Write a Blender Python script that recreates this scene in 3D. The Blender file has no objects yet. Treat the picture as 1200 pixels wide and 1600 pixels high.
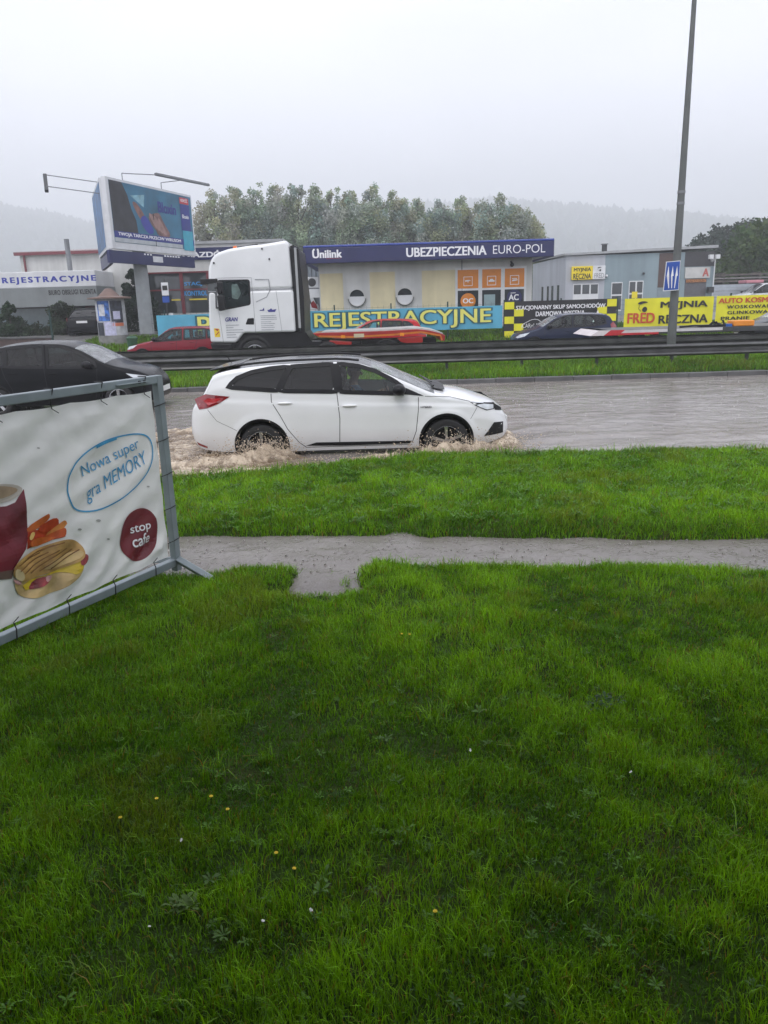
import bpy, bmesh, math, random
import numpy as np
from mathutils import Vector, Matrix

random.seed(7); RNG = np.random.default_rng(11)
SC = bpy.context.scene
COL = SC.collection
PI = math.pi

# ------------------------------------------------------------------ camera
EYE, PITCH, ROLL, FPX = 2.06, math.radians(15.15), math.radians(1.72), 1200.0
_F = Vector((0, math.cos(PITCH), -math.sin(PITCH)))
_U0 = Vector((0, math.sin(PITCH), math.cos(PITCH)))
_R = Vector((1, 0, 0)) * math.cos(ROLL) - _U0 * math.sin(ROLL)
_U = Vector((1, 0, 0)) * math.sin(ROLL) + _U0 * math.cos(ROLL)
cam = bpy.data.cameras.new('camera')
cam.sensor_fit = 'VERTICAL'; cam.sensor_height = 36.0; cam.lens = 27.0
cam.clip_start = 0.05; cam.clip_end = 3000
camo = bpy.data.objects.new('camera', cam); COL.objects.link(camo)
_m = Matrix((_R, _U, -_F)).transposed().to_4x4(); _m.translation = (0, 0, EYE)
camo.matrix_world = _m
SC.camera = camo

# ------------------------------------------------------------------ sky, sun, exposure
SUN_EL, SUN_AZ = math.radians(58), math.radians(200)
W = bpy.data.worlds.new('World'); SC.world = W; W.use_nodes = True
nt = W.node_tree; nt.nodes.clear()
def wn(t, **k):
    n = nt.nodes.new(t)
    for a, b in k.items(): setattr(n, a, b)
    return n
sky = wn('ShaderNodeTexSky'); sky.sky_type = 'NISHITA'; sky.sun_disc = False
sky.sun_elevation = SUN_EL; sky.sun_rotation = SUN_AZ; sky.dust_density = 6.0; sky.air_density = 1.2
hs = wn('ShaderNodeHueSaturation'); hs.inputs['Saturation'].default_value = 0.12
nt.links.new(sky.outputs[0], hs.inputs['Color'])
tc = wn('ShaderNodeTexCoord'); mp = wn('ShaderNodeMapping'); mp.inputs['Scale'].default_value = (1, 1, 2.6)
nt.links.new(tc.outputs['Generated'], mp.inputs[0])
nz = wn('ShaderNodeTexNoise'); nz.inputs['Scale'].default_value = 1.7; nz.inputs['Detail'].default_value = 5; nz.inputs['Roughness'].default_value = 0.48
nt.links.new(mp.outputs[0], nz.inputs['Vector'])
rp = wn('ShaderNodeValToRGB')
rp.color_ramp.elements[0].position = 0.33; rp.color_ramp.elements[0].color = (6.1, 6.25, 7.1, 1)
rp.color_ramp.elements[1].position = 0.66; rp.color_ramp.elements[1].color = (8.6, 8.65, 9.5, 1)
nt.links.new(nz.outputs['Fac'], rp.inputs[0])
mx = wn('ShaderNodeMix', data_type='RGBA'); mx.inputs[0].default_value = 0.86
nt.links.new(hs.outputs[0], mx.inputs[6]); nt.links.new(rp.outputs[0], mx.inputs[7])
bg = wn('ShaderNodeBackground'); bg.inputs['Strength'].default_value = 0.15
nt.links.new(mx.outputs[2], bg.inputs['Color'])
wo = wn('ShaderNodeOutputWorld'); nt.links.new(bg.outputs[0], wo.inputs['Surface'])
sl = bpy.data.lights.new('sun', 'SUN'); sl.energy = 0.55; sl.angle = math.radians(25); sl.color = (1, 0.97, 0.92)
so = bpy.data.objects.new('sun', sl); COL.objects.link(so)
so.rotation_euler = (PI / 2 - SUN_EL, 0, PI - SUN_AZ + 0)
so.location = (0, -20, 40)
SC.view_settings.view_transform = 'Standard'; SC.view_settings.look = 'None'
SC.view_settings.exposure = 0.42; SC.view_settings.gamma = 1.0
try: SC.view_settings.use_curve_mapping = False
except Exception: pass
SC.cycles.use_denoising = True
SC.cycles.max_bounces = 8; SC.cycles.diffuse_bounces = 3; SC.cycles.glossy_bounces = 3
SC.cycles.transmission_bounces = 6; SC.cycles.transparent_max_bounces = 12; SC.cycles.volume_bounces = 4

# ------------------------------------------------------------------ helpers
def _ray(px, py):
    return _F + _R * ((px - 600) / FPX) + _U * ((800 - py) / FPX)
def at(px, py, Y):
    """pixel of the photograph -> point at real distance Y"""
    d = _ray(px, py); t = Y / d.y
    return Vector((d.x * t, Y, EYE + d.z * t))
def on_ground(px, py, Z=0.0):
    d = _ray(px, py); t = (Z - EYE) / d.z
    return Vector((d.x * t, d.y * t, Z))

def tag(o, label=None, cat=None, group=None, kind=None):
    if label: o['label'] = label
    if cat: o['category'] = cat
    if group: o['group'] = group
    if kind: o['kind'] = kind
    return o
def thing(name, label, cat, loc=(0, 0, 0), rz=0.0, group=None):
    o = bpy.data.objects.new(name, None); COL.objects.link(o)
    o.empty_display_size = 0.2
    o.location = loc; o.rotation_euler = (0, 0, rz)
    return tag(o, label, cat, group)
def copy_tree(o, parent=None):
    c = o.copy(); COL.objects.link(c)
    if parent: c.parent = parent
    for ch in list(o.children): copy_tree(ch, c)
    return c

MATS = {}
def mat(name, col, rough=0.6, metal=0.0, var=0.12, scale=3.0, bump=0.0, bscale=40.0, coat=0.0, spec=0.5, trans=0.0, attr=None, streak=0.0):
    """plain surface with a little procedural unevenness of colour, gloss and relief"""
    if name in MATS: return MATS[name]
    m = bpy.data.materials.new(name); m.use_nodes = True
    n = m.node_tree.nodes; l = m.node_tree.links
    b = n['Principled BSDF']
    b.inputs['Roughness'].default_value = rough; b.inputs['Metallic'].default_value = metal
    b.inputs['Coat Weight'].default_value = coat; b.inputs['Coat Roughness'].default_value = 0.04
    b.inputs['Specular IOR Level'].default_value = spec
    t = n.new('ShaderNodeTexCoord')
    z = n.new('ShaderNodeTexNoise'); z.inputs['Scale'].default_value = scale; z.inputs['Detail'].default_value = 6
    l.new(t.outputs['Object'], z.inputs['Vector'])
    r = n.new('ShaderNodeMapRange'); r.inputs[1].default_value = 0.3; r.inputs[2].default_value = 0.7
    r.inputs[3].default_value = 1 - var; r.inputs[4].default_value = 1 + var
    l.new(z.outputs['Fac'], r.inputs[0])
    mu = n.new('ShaderNodeMix'); mu.data_type = 'RGBA'; mu.blend_type = 'MULTIPLY'; mu.inputs[0].default_value = 1.0
    if attr:
        a = n.new('ShaderNodeAttribute'); a.attribute_name = attr; l.new(a.outputs['Color'], mu.inputs[6])
    else: mu.inputs[6].default_value = (*col, 1)
    l.new(r.outputs[0], mu.inputs[7]); l.new(mu.outputs[2], b.inputs['Base Color'])
    if streak:      # rain stains running down a wall
        ms = n.new('ShaderNodeMapping'); ms.inputs['Scale'].default_value = (.9, .9, .07); l.new(t.outputs['Object'], ms.inputs[0])
        zs = n.new('ShaderNodeTexNoise'); zs.inputs['Scale'].default_value = 1.6; zs.inputs['Detail'].default_value = 5; l.new(ms.outputs[0], zs.inputs['Vector'])
        rs = n.new('ShaderNodeMapRange'); rs.inputs[1].default_value = .35; rs.inputs[2].default_value = .62; rs.inputs[3].default_value = 1-.6*streak; rs.inputs[4].default_value = 1.0; l.new(zs.outputs['Fac'], rs.inputs[0])
        m2 = n.new('ShaderNodeMix'); m2.data_type = 'RGBA'; m2.blend_type = 'MULTIPLY'; m2.inputs[0].default_value = 1.0
        l.new(mu.outputs[2], m2.inputs[6]); l.new(rs.outputs[0], m2.inputs[7]); l.new(m2.outputs[2], b.inputs['Base Color'])
    r2 = n.new('ShaderNodeMapRange'); r2.inputs[3].default_value = max(0.02, rough * 0.8); r2.inputs[4].default_value = min(1, rough * 1.2)
    l.new(z.outputs['Fac'], r2.inputs[0]); l.new(r2.outputs[0], b.inputs['Roughness'])
    if bump:
        z2 = n.new('ShaderNodeTexNoise'); z2.inputs['Scale'].default_value = bscale; z2.inputs['Detail'].default_value = 8
        l.new(t.outputs['Object'], z2.inputs['Vector'])
        bp = n.new('ShaderNodeBump'); bp.inputs['Strength'].default_value = bump; bp.inputs['Distance'].default_value = 0.02
        l.new(z2.outputs['Fac'], bp.inputs['Height']); l.new(bp.outputs[0], b.inputs['Normal'])
    if trans:
        tr = n.new('ShaderNodeBsdfTranslucent'); l.new(mu.outputs[2], tr.inputs['Color'])
        mi = n.new('ShaderNodeMixShader'); mi.inputs[0].default_value = trans
        l.new(b.outputs[0], mi.inputs[1]); l.new(tr.outputs[0], mi.inputs[2])
        l.new(mi.outputs[0], n['Material Output'].inputs['Surface'])
    MATS[name] = m
    return m
def glass(name, tint, rough=0.03, film=0.0):
    if name in MATS: return MATS[name]
    m = bpy.data.materials.new(name); m.use_nodes = True
    n = m.node_tree.nodes; l = m.node_tree.links; n.clear()
    o = n.new('ShaderNodeOutputMaterial'); t = n.new('ShaderNodeBsdfTransparent'); t.inputs[0].default_value = (*tint, 1)
    g = n.new('ShaderNodeBsdfGlossy'); g.inputs['Roughness'].default_value = rough
    f = n.new('ShaderNodeFresnel'); f.inputs[0].default_value = 1.5
    tc_ = n.new('ShaderNodeTexCoord'); z = n.new('ShaderNodeTexNoise'); z.inputs['Scale'].default_value = 60; l.new(tc_.outputs['Object'], z.inputs['Vector'])
    bp = n.new('ShaderNodeBump'); bp.inputs['Strength'].default_value = 0.12; bp.inputs['Distance'].default_value = 0.003
    l.new(z.outputs['Fac'], bp.inputs['Height']); l.new(bp.outputs[0], g.inputs['Normal'])
    x = n.new('ShaderNodeMixShader'); l.new(f.outputs[0], x.inputs[0]); l.new(t.outputs[0], x.inputs[1]); l.new(g.outputs[0], x.inputs[2])
    if film:        # a running film of rain on the pane
        df = n.new('ShaderNodeBsdfDiffuse'); df.inputs[0].default_value = (.75, .78, .80, 1); x2 = n.new('ShaderNodeMixShader'); z3 = n.new('ShaderNodeTexNoise'); z3.inputs['Scale'].default_value = 6; l.new(tc_.outputs['Object'], z3.inputs['Vector'])
        r3 = n.new('ShaderNodeMapRange'); r3.inputs[1].default_value = .3; r3.inputs[2].default_value = .7; r3.inputs[3].default_value = film*.6; r3.inputs[4].default_value = film*1.4; l.new(z3.outputs['Fac'], r3.inputs[0]); l.new(r3.outputs[0], x2.inputs[0])
        l.new(x.outputs[0], x2.inputs[1]); l.new(df.outputs[0], x2.inputs[2]); x = x2
    l.new(x.outputs[0], o.inputs['Surface'])
    MATS[name] = m; return m

class MB:
    """collects shapes of one part; build() links them as one mesh object"""
    def __init__(s): s.v = []; s.f = []
    def add(s, v, f):
        k = len(s.v); s.v += [tuple(p) for p in v]; s.f += [tuple(i + k for i in q) for q in f]; return s
    def box(s, x0, x1, y0, y1, z0, z1):
        return s.add([(x0,y0,z0),(x1,y0,z0),(x1,y1,z0),(x0,y1,z0),(x0,y0,z1),(x1,y0,z1),(x1,y1,z1),(x0,y1,z1)],
                     [(0,3,2,1),(4,5,6,7),(0,1,5,4),(1,2,6,5),(2,3,7,6),(3,0,4,7)])
    def bar(s, a, b, w, h=None, up=(0,0,1)):
        a, b = Vector(a), Vector(b); d = (b - a).normalized(); h = h or w
        u = Vector(up)
        if abs(d.dot(u)) > .98: u = Vector((1,0,0))
        r = d.cross(u).normalized() * w / 2; u = r.cross(d).normalized() * h / 2
        return s.add([a-r-u,a+r-u,a+r+u,a-r+u,b-r-u,b+r-u,b+r+u,b-r+u],
                     [(0,3,2,1),(4,5,6,7),(0,1,5,4),(1,2,6,5),(2,3,7,6),(3,0,4,7)])
    def cyl(s, a, b, r0, r1=None, n=16, cap=True):
        a, b = Vector(a), Vector(b); r1 = r0 if r1 is None else r1; d = (b - a).normalized()
        u = d.orthogonal().normalized(); w = d.cross(u)
        v = []
        for c, r in ((a, r0), (b, r1)):
            for i in range(n):
                t = 2*PI*i/n; v.append(c + (u*math.cos(t) + w*math.sin(t)) * r)
        f = [(i, (i+1) % n, n+(i+1) % n, n+i) for i in range(n)]
        if cap: f += [tuple(range(n-1, -1, -1)), tuple(range(n, 2*n))]
        return s.add(v, f)
    def lathe(s, prof, n=32, axis='z', c=(0,0,0)):
        v = []; m = len(prof)
        for i in range(n):
            t = 2*PI*i/n
            for r, h in prof:
                p = (r*math.cos(t), r*math.sin(t), h) if axis == 'z' else (r*math.cos(t), h, r*math.sin(t))
                v.append((p[0]+c[0], p[1]+c[1], p[2]+c[2]))
        f = [(i*m+j, ((i+1) % n)*m+j, ((i+1) % n)*m+j+1, i*m+j+1) for i in range(n) for j in range(m-1)]
        return s.add(v, f)
    def prism(s, pts, y0, y1):
        """outline in x,z pulled along y"""
        n = len(pts)
        return s.add([(x, y0, z) for x, z in pts] + [(x, y1, z) for x, z in pts],
                     [tuple(range(n)), tuple(range(2*n-1, n-1, -1))] + [(i, n+i, n+(i+1) % n, (i+1) % n) for i in range(n)])
    def tube(s, pts, r, n=8):
        for a, b in zip(pts[:-1], pts[1:]): s.cyl(a, b, r, r, n)
        return s
    def ball(s, c, r, n=10, sq=(1,1,1)):
        return s.lathe_at(c, [(r*math.sin(PI*k/n), -r*math.cos(PI*k/n)) for k in range(n+1)], n*2, sq)
    def lathe_at(s, c, prof, n, sq):
        v = []; m = len(prof)
        for i in range(n):
            t = 2*PI*i/n
            for r, h in prof: v.append((c[0]+r*math.cos(t)*sq[0], c[1]+r*math.sin(t)*sq[1], c[2]+h*sq[2]))
        return s.add(v, [(i*m+j, ((i+1) % n)*m+j, ((i+1) % n)*m+j+1, i*m+j+1) for i in range(n) for j in range(m-1)])
    def build(s, name, m, parent=None, smooth=False, bevel=0.0, world=False, seg=2):
        v = s.v
        if world and parent is not None:
            l = parent.location; v = [(p[0]-l.x, p[1]-l.y, p[2]-l.z) for p in v]
        me = bpy.data.meshes.new(name); me.from_pydata(v, [], s.f); me.validate()
        b = bmesh.new(); b.from_mesh(me); bmesh.ops.recalc_face_normals(b, faces=b.faces); b.to_mesh(me); b.free()
        return link(name, me, m, parent, smooth, bevel, seg)
def link(name, me, m, parent=None, smooth=False, bevel=0.0, seg=2):
    if m: me.materials.append(m)
    if smooth:
        try: me.shade_smooth()
        except Exception: pass
        try: me.set_sharp_from_angle(angle=math.radians(40))
        except Exception: pass
    o = bpy.data.objects.new(name, me); COL.objects.link(o)
    if parent: o.parent = parent
    if bevel:
        md = o.modifiers.new('bevel', 'BEVEL'); md.width = bevel; md.segments = seg; md.limit_method = 'ANGLE'; md.angle_limit = math.radians(35)
    return o

def fill2d(loops, cell=None):
    """flat shape(s) given as outlines -> verts2d, tris, cut into cells so that it can follow a curved surface"""
    b = bmesh.new()
    for lp in loops:
        vs = [b.verts.new((p[0], p[1], 0)) for p in lp]
        try: b.faces.new(vs)
        except ValueError: pass
    return _cut(b, cell)
def _cut(b, cell):
    bmesh.ops.triangulate(b, faces=b.faces[:])
    if cell:
        xs = [v.co.x for v in b.verts]; ys = [v.co.y for v in b.verts]
        for ax, (lo, hi) in enumerate(((min(xs), max(xs)), (min(ys), max(ys)))):
            k = math.floor(lo / cell) + 1
            while k * cell < hi:
                no = (1,0,0) if ax == 0 else (0,1,0); co = (k*cell,0,0) if ax == 0 else (0,k*cell,0)
                bmesh.ops.bisect_plane(b, geom=b.verts[:] + b.edges[:] + b.faces[:], dist=1e-5, plane_co=co, plane_no=no)
                k += 1
    v = [(p.co.x, p.co.y) for p in b.verts]; b.verts.index_update()
    f = [tuple(q.index for q in x.verts) for x in b.faces]; b.free()
    return v, f
_TX = {}
def text2d(body, bold=0.0, spacing=1.0, shear=0.0):
    """lettering as flat triangles, normalised to its own box"""
    key = (body, bold, spacing, shear)
    if key not in _TX:
        c = bpy.data.curves.new('lettering', 'FONT'); c.body = body; c.offset = bold; c.space_character = spacing; c.shear = shear; c.resolution_u = 4
        o = bpy.data.objects.new('lettering', c); COL.objects.link(o); bpy.context.view_layer.update()
        me = bpy.data.meshes.new_from_object(o.evaluated_get(bpy.context.evaluated_depsgraph_get()))
        v = np.array([p.co[:2] for p in me.vertices]); f = [tuple(p.vertices) for p in me.polygons]
        bpy.data.objects.remove(o); bpy.data.curves.remove(c); bpy.data.meshes.remove(me)
        lo, hi = v.min(0), v.max(0)
        plain = body.translate(str.maketrans('ĘÓĆŚŁĄŻŹŃ', 'EOCSLAZZN'))
        if plain != body: lo[1], hi[1] = 0.0 - bold, (0.0 - bold) + text2d(plain, bold, spacing, shear)[2][1]   # accents stick out of the box
        _TX[key] = (v - lo, f, hi - lo)
    return _TX[key]
def text_on(name, body, box, y, m, parent, bold=0.02, world=None, fn=None, cell=None, spacing=1.0, shear=0.0, keep=False, out=0.004):
    """lettering that fills box (x0,x1,z0,z1) on the plane y, facing -y; fn maps (x,z) to a point instead"""
    v, f, sz = text2d(body, min(bold, 0.0), spacing, shear)
    x0, x1, z0, z1 = box; sx = (x1-x0)/sz[0]; sz_ = (z1-z0)/sz[1]
    if keep: sx = sz_ = min(sx, sz_)
    mb = MB(); g = max(0, bold)*1.1
    if world is None: world = fn is None
    fn = fn or (lambda x, z: (x, y - out, z))
    for k, (dx, dz) in enumerate(((0,0),) if g <= 0 else ((-g,-g*.5), (g,-g*.5), (-g,g*.5), (g,g*.5), (0,0))):      # heavy weights: the strokes are widened
        P = [fn(x0 + (p[0]+dx)*sx, z0 + (p[1]+dz)*sz_) for p in v]; mb.add([(a, b-.0005*k, c) for a, b, c in P], f)
    return mb.build(name, m, parent, world=world)
def flat_on(name, v2, f, y, m, parent, world=None, fn=None, cell=None, out=0.004):
    if cell:
        b = bmesh.new(); vs = [b.verts.new((p[0], p[1], 0)) for p in v2]
        for q in f:
            try: b.faces.new([vs[i] for i in q])
            except ValueError: pass
        v2, f = _cut(b, cell)
    if world is None: world = fn is None
    mb = MB(); fn = fn or (lambda x, z: (x, y - out, z))
    mb.add([fn(*p) for p in v2], f)
    return mb.build(name, m, parent, world=world)
def shape_on(name, loops, y, m, parent, world=None, fn=None, cell=None, out=0.003):
    v, f = fill2d(loops, None)
    return flat_on(name, v, f, y, m, parent, world, fn, cell, out)
def ellipse(cx, cz, rx, rz, n=40, rot=0.0):
    c, s = math.cos(rot), math.sin(rot)
    return [(cx + rx*math.cos(t)*c - rz*math.sin(t)*s, cz + rx*math.cos(t)*s + rz*math.sin(t)*c) for t in [2*PI*i/n for i in range(n)]]
def ribbon(pts, w, closed=False):
    """2D outline strip of width w along pts -> verts, quads"""
    P = [Vector(p) for p in pts]; n = len(P); v = []; 
    for i in range(n):
        a = P[i-1] if (i > 0 or closed) else P[i]; c = P[(i+1) % n] if (i < n-1 or closed) else P[i]
        d = (c - a); d = d.normalized() if d.length > 1e-9 else Vector((1, 0)); q = Vector((-d.y, d.x)) * w/2
        v += [tuple(P[i]+q), tuple(P[i]-q)]
    m = n if closed else n-1
    return v, [(2*i, 2*i+1, (2*i+3) % (2*n), (2*i+2) % (2*n)) for i in range(m)]
def resample(pts, step, closed=False):
    P = [Vector(p) for p in pts]; out = []
    if closed: P.append(P[0])
    for a, b in zip(P[:-1], P[1:]):
        k = max(1, int((b-a).length/step)); out += [tuple(a + (b-a)*i/k) for i in range(k)]
    if not closed: out.append(tuple(P[-1]))
    return out
def smooth2(pts, it=2, closed=True):
    P = [Vector(p) for p in pts]
    for _ in range(it):
        q = []; n = len(P)
        for i in range(n if closed else n-1):
            a, b = P[i], P[(i+1) % n]; q += [a*.75 + b*.25, a*.25 + b*.75]
        if not closed: q = [P[0]] + q + [P[-1]]
        P = q
    return [tuple(p) for p in P]

# numpy value noise
def _hash(ix, iy, s):
    h = (ix.astype(np.int64)*374761393 + iy.astype(np.int64)*668265263 + s*1442695041) & 0x7fffffff
    h = ((h ^ (h >> 13)) * 1274126177) & 0x7fffffff
    return ((h ^ (h >> 16)) & 0xffff) / 65535.0
def vnoise(x, y, s=0):
    x = np.asarray(x, float); y = np.asarray(y, float)
    ix, iy = np.floor(x), np.floor(y); fx, fy = x-ix, y-iy
    fx = fx*fx*(3-2*fx); fy = fy*fy*(3-2*fy)
    a, b, c, d = _hash(ix,iy,s), _hash(ix+1,iy,s), _hash(ix,iy+1,s), _hash(ix+1,iy+1,s)
    return (a*(1-fx)+b*fx)*(1-fy) + (c*(1-fx)+d*fx)*fy
def fbm(x, y, s=0, o=4):
    t = 0; a = 0.5; k = 1
    for i in range(o): t = t + a*(vnoise(np.asarray(x)*k, np.asarray(y)*k, s+i) - 0.5)*2; a *= .5; k *= 2.03
    return t
def pchip(xs, ys):
    xs = np.array(xs, float); ys = np.array(ys, float); h = np.diff(xs); d = np.diff(ys)/h
    m = np.zeros_like(xs); m[0] = d[0]; m[-1] = d[-1]
    for i in range(1, len(xs)-1):
        if d[i-1]*d[i] > 0:
            w1, w2 = 2*h[i]+h[i-1], h[i]+2*h[i-1]; m[i] = (w1+w2)/(w1/d[i-1]+w2/d[i])
    def f(x):
        x = np.clip(np.asarray(x, float), xs[0], xs[-1]); i = np.clip(np.searchsorted(xs, x, 'right')-1, 0, len(xs)-2)
        t = (x-xs[i])/h[i]; t2 = t*t; t3 = t2*t
        return (2*t3-3*t2+1)*ys[i] + (t3-2*t2+t)*h[i]*m[i] + (-2*t3+3*t2)*ys[i+1] + (t3-t2)*h[i]*m[i+1]
    return f
def np_mesh(name, V, loops, starts, cols=None, m=None, parent=None, smooth=False):
    me = bpy.data.meshes.new(name)
    me.vertices.add(len(V)); me.vertices.foreach_set('co', np.asarray(V, np.float32).ravel())
    me.loops.add(len(loops)); me.loops.foreach_set('vertex_index', np.asarray(loops, np.int32))
    me.polygons.add(len(starts)); me.polygons.foreach_set('loop_start', np.asarray(starts, np.int32))
    if smooth: me.polygons.foreach_set('use_smooth', np.ones(len(starts), bool))
    me.update(calc_edges=True)
    if cols is not None:
        a = me.attributes.new('Col', 'FLOAT_COLOR', 'POINT')
        c = np.ones((len(V), 4), np.float32); c[:, :3] = cols; a.data.foreach_set('color', c.ravel())
    if m: me.materials.append(m)
    o = bpy.data.objects.new(name, me); COL.objects.link(o)
    if parent: o.parent = parent
    return o
def grid_mesh(name, X, Y, Z, cols=None, m=None, parent=None, keep=None):
    ny, nx = X.shape; V = np.stack([X.ravel(), Y.ravel(), Z.ravel()], 1)
    i = np.arange(ny-1)[:, None]*nx + np.arange(nx-1)[None, :]
    q = np.stack([i, i+1, i+nx+1, i+nx], -1).reshape(-1, 4)
    if keep is not None: q = q[keep.reshape(-1)]
    return np_mesh(name, V, q.ravel(), np.arange(len(q))*4, cols, m, parent, True)
# ------------------------------------------------------------------ terrain
_PY = [12, 20.05, 20.2, 21.3, 23.4, 25.2, 26.0, 26.2, 34.0, 34.2, 34.6, 35.2, 37, 40, 60, 150, 260, 900]
_PZ = [-.17, -.17, .09, .17, .24, .18, .05, .02, .02, .10, .35, .55, .70, .85, 1.0, 1.5, 2.5, 5]
def road_edge(x):
    return np.interp(x, [-14, -4, -2.6, -1.7, -0.8, 0.2, 0.9, 4.5, 14], [9.3, 9.2, 9.25, 9.45, 9.75, 10.05, 10.2, 9.95, 9.9]) + .09*fbm(x*1.7, 0*x+3, 5)
def sstep(a, b, x):
    t = np.clip((x-a)/(b-a), 0, 1); return t*t*(3-2*t)
def ground_z(x, y):
    x = np.asarray(x, float); y = np.asarray(y, float)
    n = fbm(x*1.1, y*1.1, 21); n2 = fbm(x*4, y*4, 31, 3)
    lawn = .10 + .035*n + .012*n2 - .075*sstep(.75, .25, (x+1.95)*.89-(y-5.2)*.45)*sstep(-.9, -1.3, x)
    bump = .035*fbm(x*.8, y*.8, 41) + .02*n2
    near = 5.69 - .08*np.clip(x, -4, 6) + .13*fbm(x*1.3, 0*x, 51) + .05*fbm(x*6, 0*x, 52)
    far = 6.74 - .125*np.clip(x, -4, 6) + .10*fbm(x*1.1, 0*x+9, 53) + .05*fbm(x*5, 0*x, 54)
    z = lawn*(1 - sstep(near-.22, near+.12, y)) - .06*sstep(near-.1, near+.15, y)
    verge = (.085 + bump)*sstep(far-.12, far+.25, y) + .055*sstep(far-.1, far+.05, y)
    z = z + np.where(y > 6.22-.10*np.clip(x, -4, 6), verge, 0)
    re = road_edge(x)
    z = z - (z + .17)*sstep(re-.12, re+.18, y)
    # the bay of standing water that reaches into the near lawn
    d = ((x+.50+.10*fbm(x*3,y*3,44))/.30)**2 + ((y-5.50+.10*fbm(x*4,y*4,45))/.46)**2 + 1.3*fbm(x*6,y*6,46,4) + .5*sstep(-.62,-.80,x)*sstep(5.4,5.6,y)
    z = np.where(y < 6.0, z - (z+.05)*(1 - sstep(.35, 1.7, d)), z)
    d3 = ((x-.17)/.16)**2 + ((y-6.95)/.3)**2 + .6*n2
    z = z - .05*(1 - sstep(.2, 1.5, d3))*(y > 6.2)
    prof = np.interp(y, _PY, _PZ)
    prof = prof + np.where((y > 20.4) & (y < 25.6), .03*fbm(x*.7, y*.9, 61), 0)
    left = sstep(-4, -9, x)*sstep(34.6, 37, y)*.12
    return np.where(y > 12, prof + left, z)

def axis_pts(segs):
    out = []
    for a, b, s in segs: out += list(np.arange(a, b, s))
    return np.array(out + [segs[-1][1]])
gx = axis_pts([(-900,-100,100),(-100,-20,8),(-20,-8,.8),(-8,8,.07),(8,20,.8),(20,100,8),(100,900,100)])
gy = axis_pts([(-40,-2,3),(-2,.8,.3),(.8,12,.06),(12,20,1),(20,20.3,.05),(20.3,26.4,.3),(26.4,33.9,1.5),(33.9,37,.15),(37,60,2),(60,150,15),(150,900,60)])
GX, GY = np.meshgrid(gx, gy)
GZ = ground_z(GX, GY)
def soil_material():
    m = bpy.data.materials.new('wet soil'); m.use_nodes = True
    n = m.node_tree.nodes; l = m.node_tree.links; b = n['Principled BSDF']; b.inputs['Roughness'].default_value = .85; b.inputs['Specular IOR Level'].default_value = .1
    t = n.new('ShaderNodeTexCoord'); z = n.new('ShaderNodeTexNoise'); z.inputs['Scale'].default_value = 2.2; z.inputs['Detail'].default_value = 10; z.inputs['Roughness'].default_value = .7
    l.new(t.outputs['Object'], z.inputs['Vector'])
    r = n.new('ShaderNodeValToRGB'); e = r.color_ramp.elements
    e[0].position = .3; e[0].color = (.020, .030, .006, 1); e[1].position = .72; e[1].color = (.055, .042, .02, 1)
    k = e.new(.52); k.color = (.028, .055, .008, 1)
    l.new(z.outputs['Fac'], r.inputs[0]); l.new(r.outputs[0], b.inputs['Base Color'])
    z2 = n.new('ShaderNodeTexNoise'); z2.inputs['Scale'].default_value = 45; z2.inputs['Detail'].default_value = 6; l.new(t.outputs['Object'], z2.inputs['Vector'])
    bp = n.new('ShaderNodeBump'); bp.inputs['Strength'].default_value = .6; bp.inputs['Distance'].default_value = .03
    l.new(z2.outputs['Fac'], bp.inputs['Height']); l.new(bp.outputs[0], b.inputs['Normal'])
    return m
soil = soil_material()
tag(grid_mesh('ground', GX, GY, GZ, None, soil), 'wet grassy ground falling to the flooded road and rising behind it', kind='structure')

asphalt = mat('wet asphalt', (.055, .055, .058), .28, var=.25, scale=1.5, bump=.25, bscale=120)
def sheet(name, x0, x1, y0, y1, z, m, label):
    o = MB().add([(x0,y0,z),(x1,y0,z),(x1,y1,z),(x0,y1,z)], [(0,1,2,3)]).build(name, m)
    return tag(o, label, kind='structure')
sheet('road', -90, 90, 10.6, 20.05, -.155, asphalt, 'flooded near carriageway under brown water')
sheet('road', -90, 90, 26.25, 33.95, .035, asphalt, 'wet far carriageway behind the guardrails')
paint = mat('road paint', (.7, .7, .68), .4, var=.2)
for k in range(-12, 13):
    sheet('lane_marking', k*7.0, k*7.0+3.5, 30.0, 30.12, .040, paint, 'white dashed lane line on the far carriageway')
lot = mat('wet paving', (.16, .155, .15), .3, var=.2, scale=.8, bump=.2, bscale=60)
def slope_sheet(name, x0, x1, y0, y1, m, label, dz=.012, n=8):
    ys = np.linspace(y0, y1, n); xs = np.linspace(x0, x1, 12); X, Y = np.meshgrid(xs, ys)
    return tag(grid_mesh(name, X, Y, ground_z(X, Y)+dz, None, m), label, kind='structure')
slope_sheet('parking_lot', -40, -13.6, 34.7, 38.2, lot, 'wet grey paving beside the low dark wall at the left', n=16)
slope_sheet('parking_lot', -40, -10.2, 38.2, 47.5, lot, 'wet grey paving in front of the inspection station')
slope_sheet('parking_lot', 8.5, 40, 38.2, 60, lot, 'wet yard in front of the blue workshop')
conc = mat('wet kerb concrete', (.10, .10, .10), .5, var=.3, scale=2, bump=.4, bscale=50)
kb = MB()
for k in range(-60, 60): kb.box(k*1.0+.005, k*1.0+.995, 20.06, 20.24, -.3, .115+.004*math.sin(k*2.3))
tag(kb.build('kerb', conc, bevel=.015), 'dark wet concrete kerb of the median', kind='structure')
kb = MB()
for k in range(-60, 60): kb.box(k*1.0+.005, k*1.0+.995, 34.0, 34.16, -.1, .16)
tag(kb.build('kerb', conc, bevel=.015), 'low concrete kerb beyond the far carriageway', kind='structure')

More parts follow.
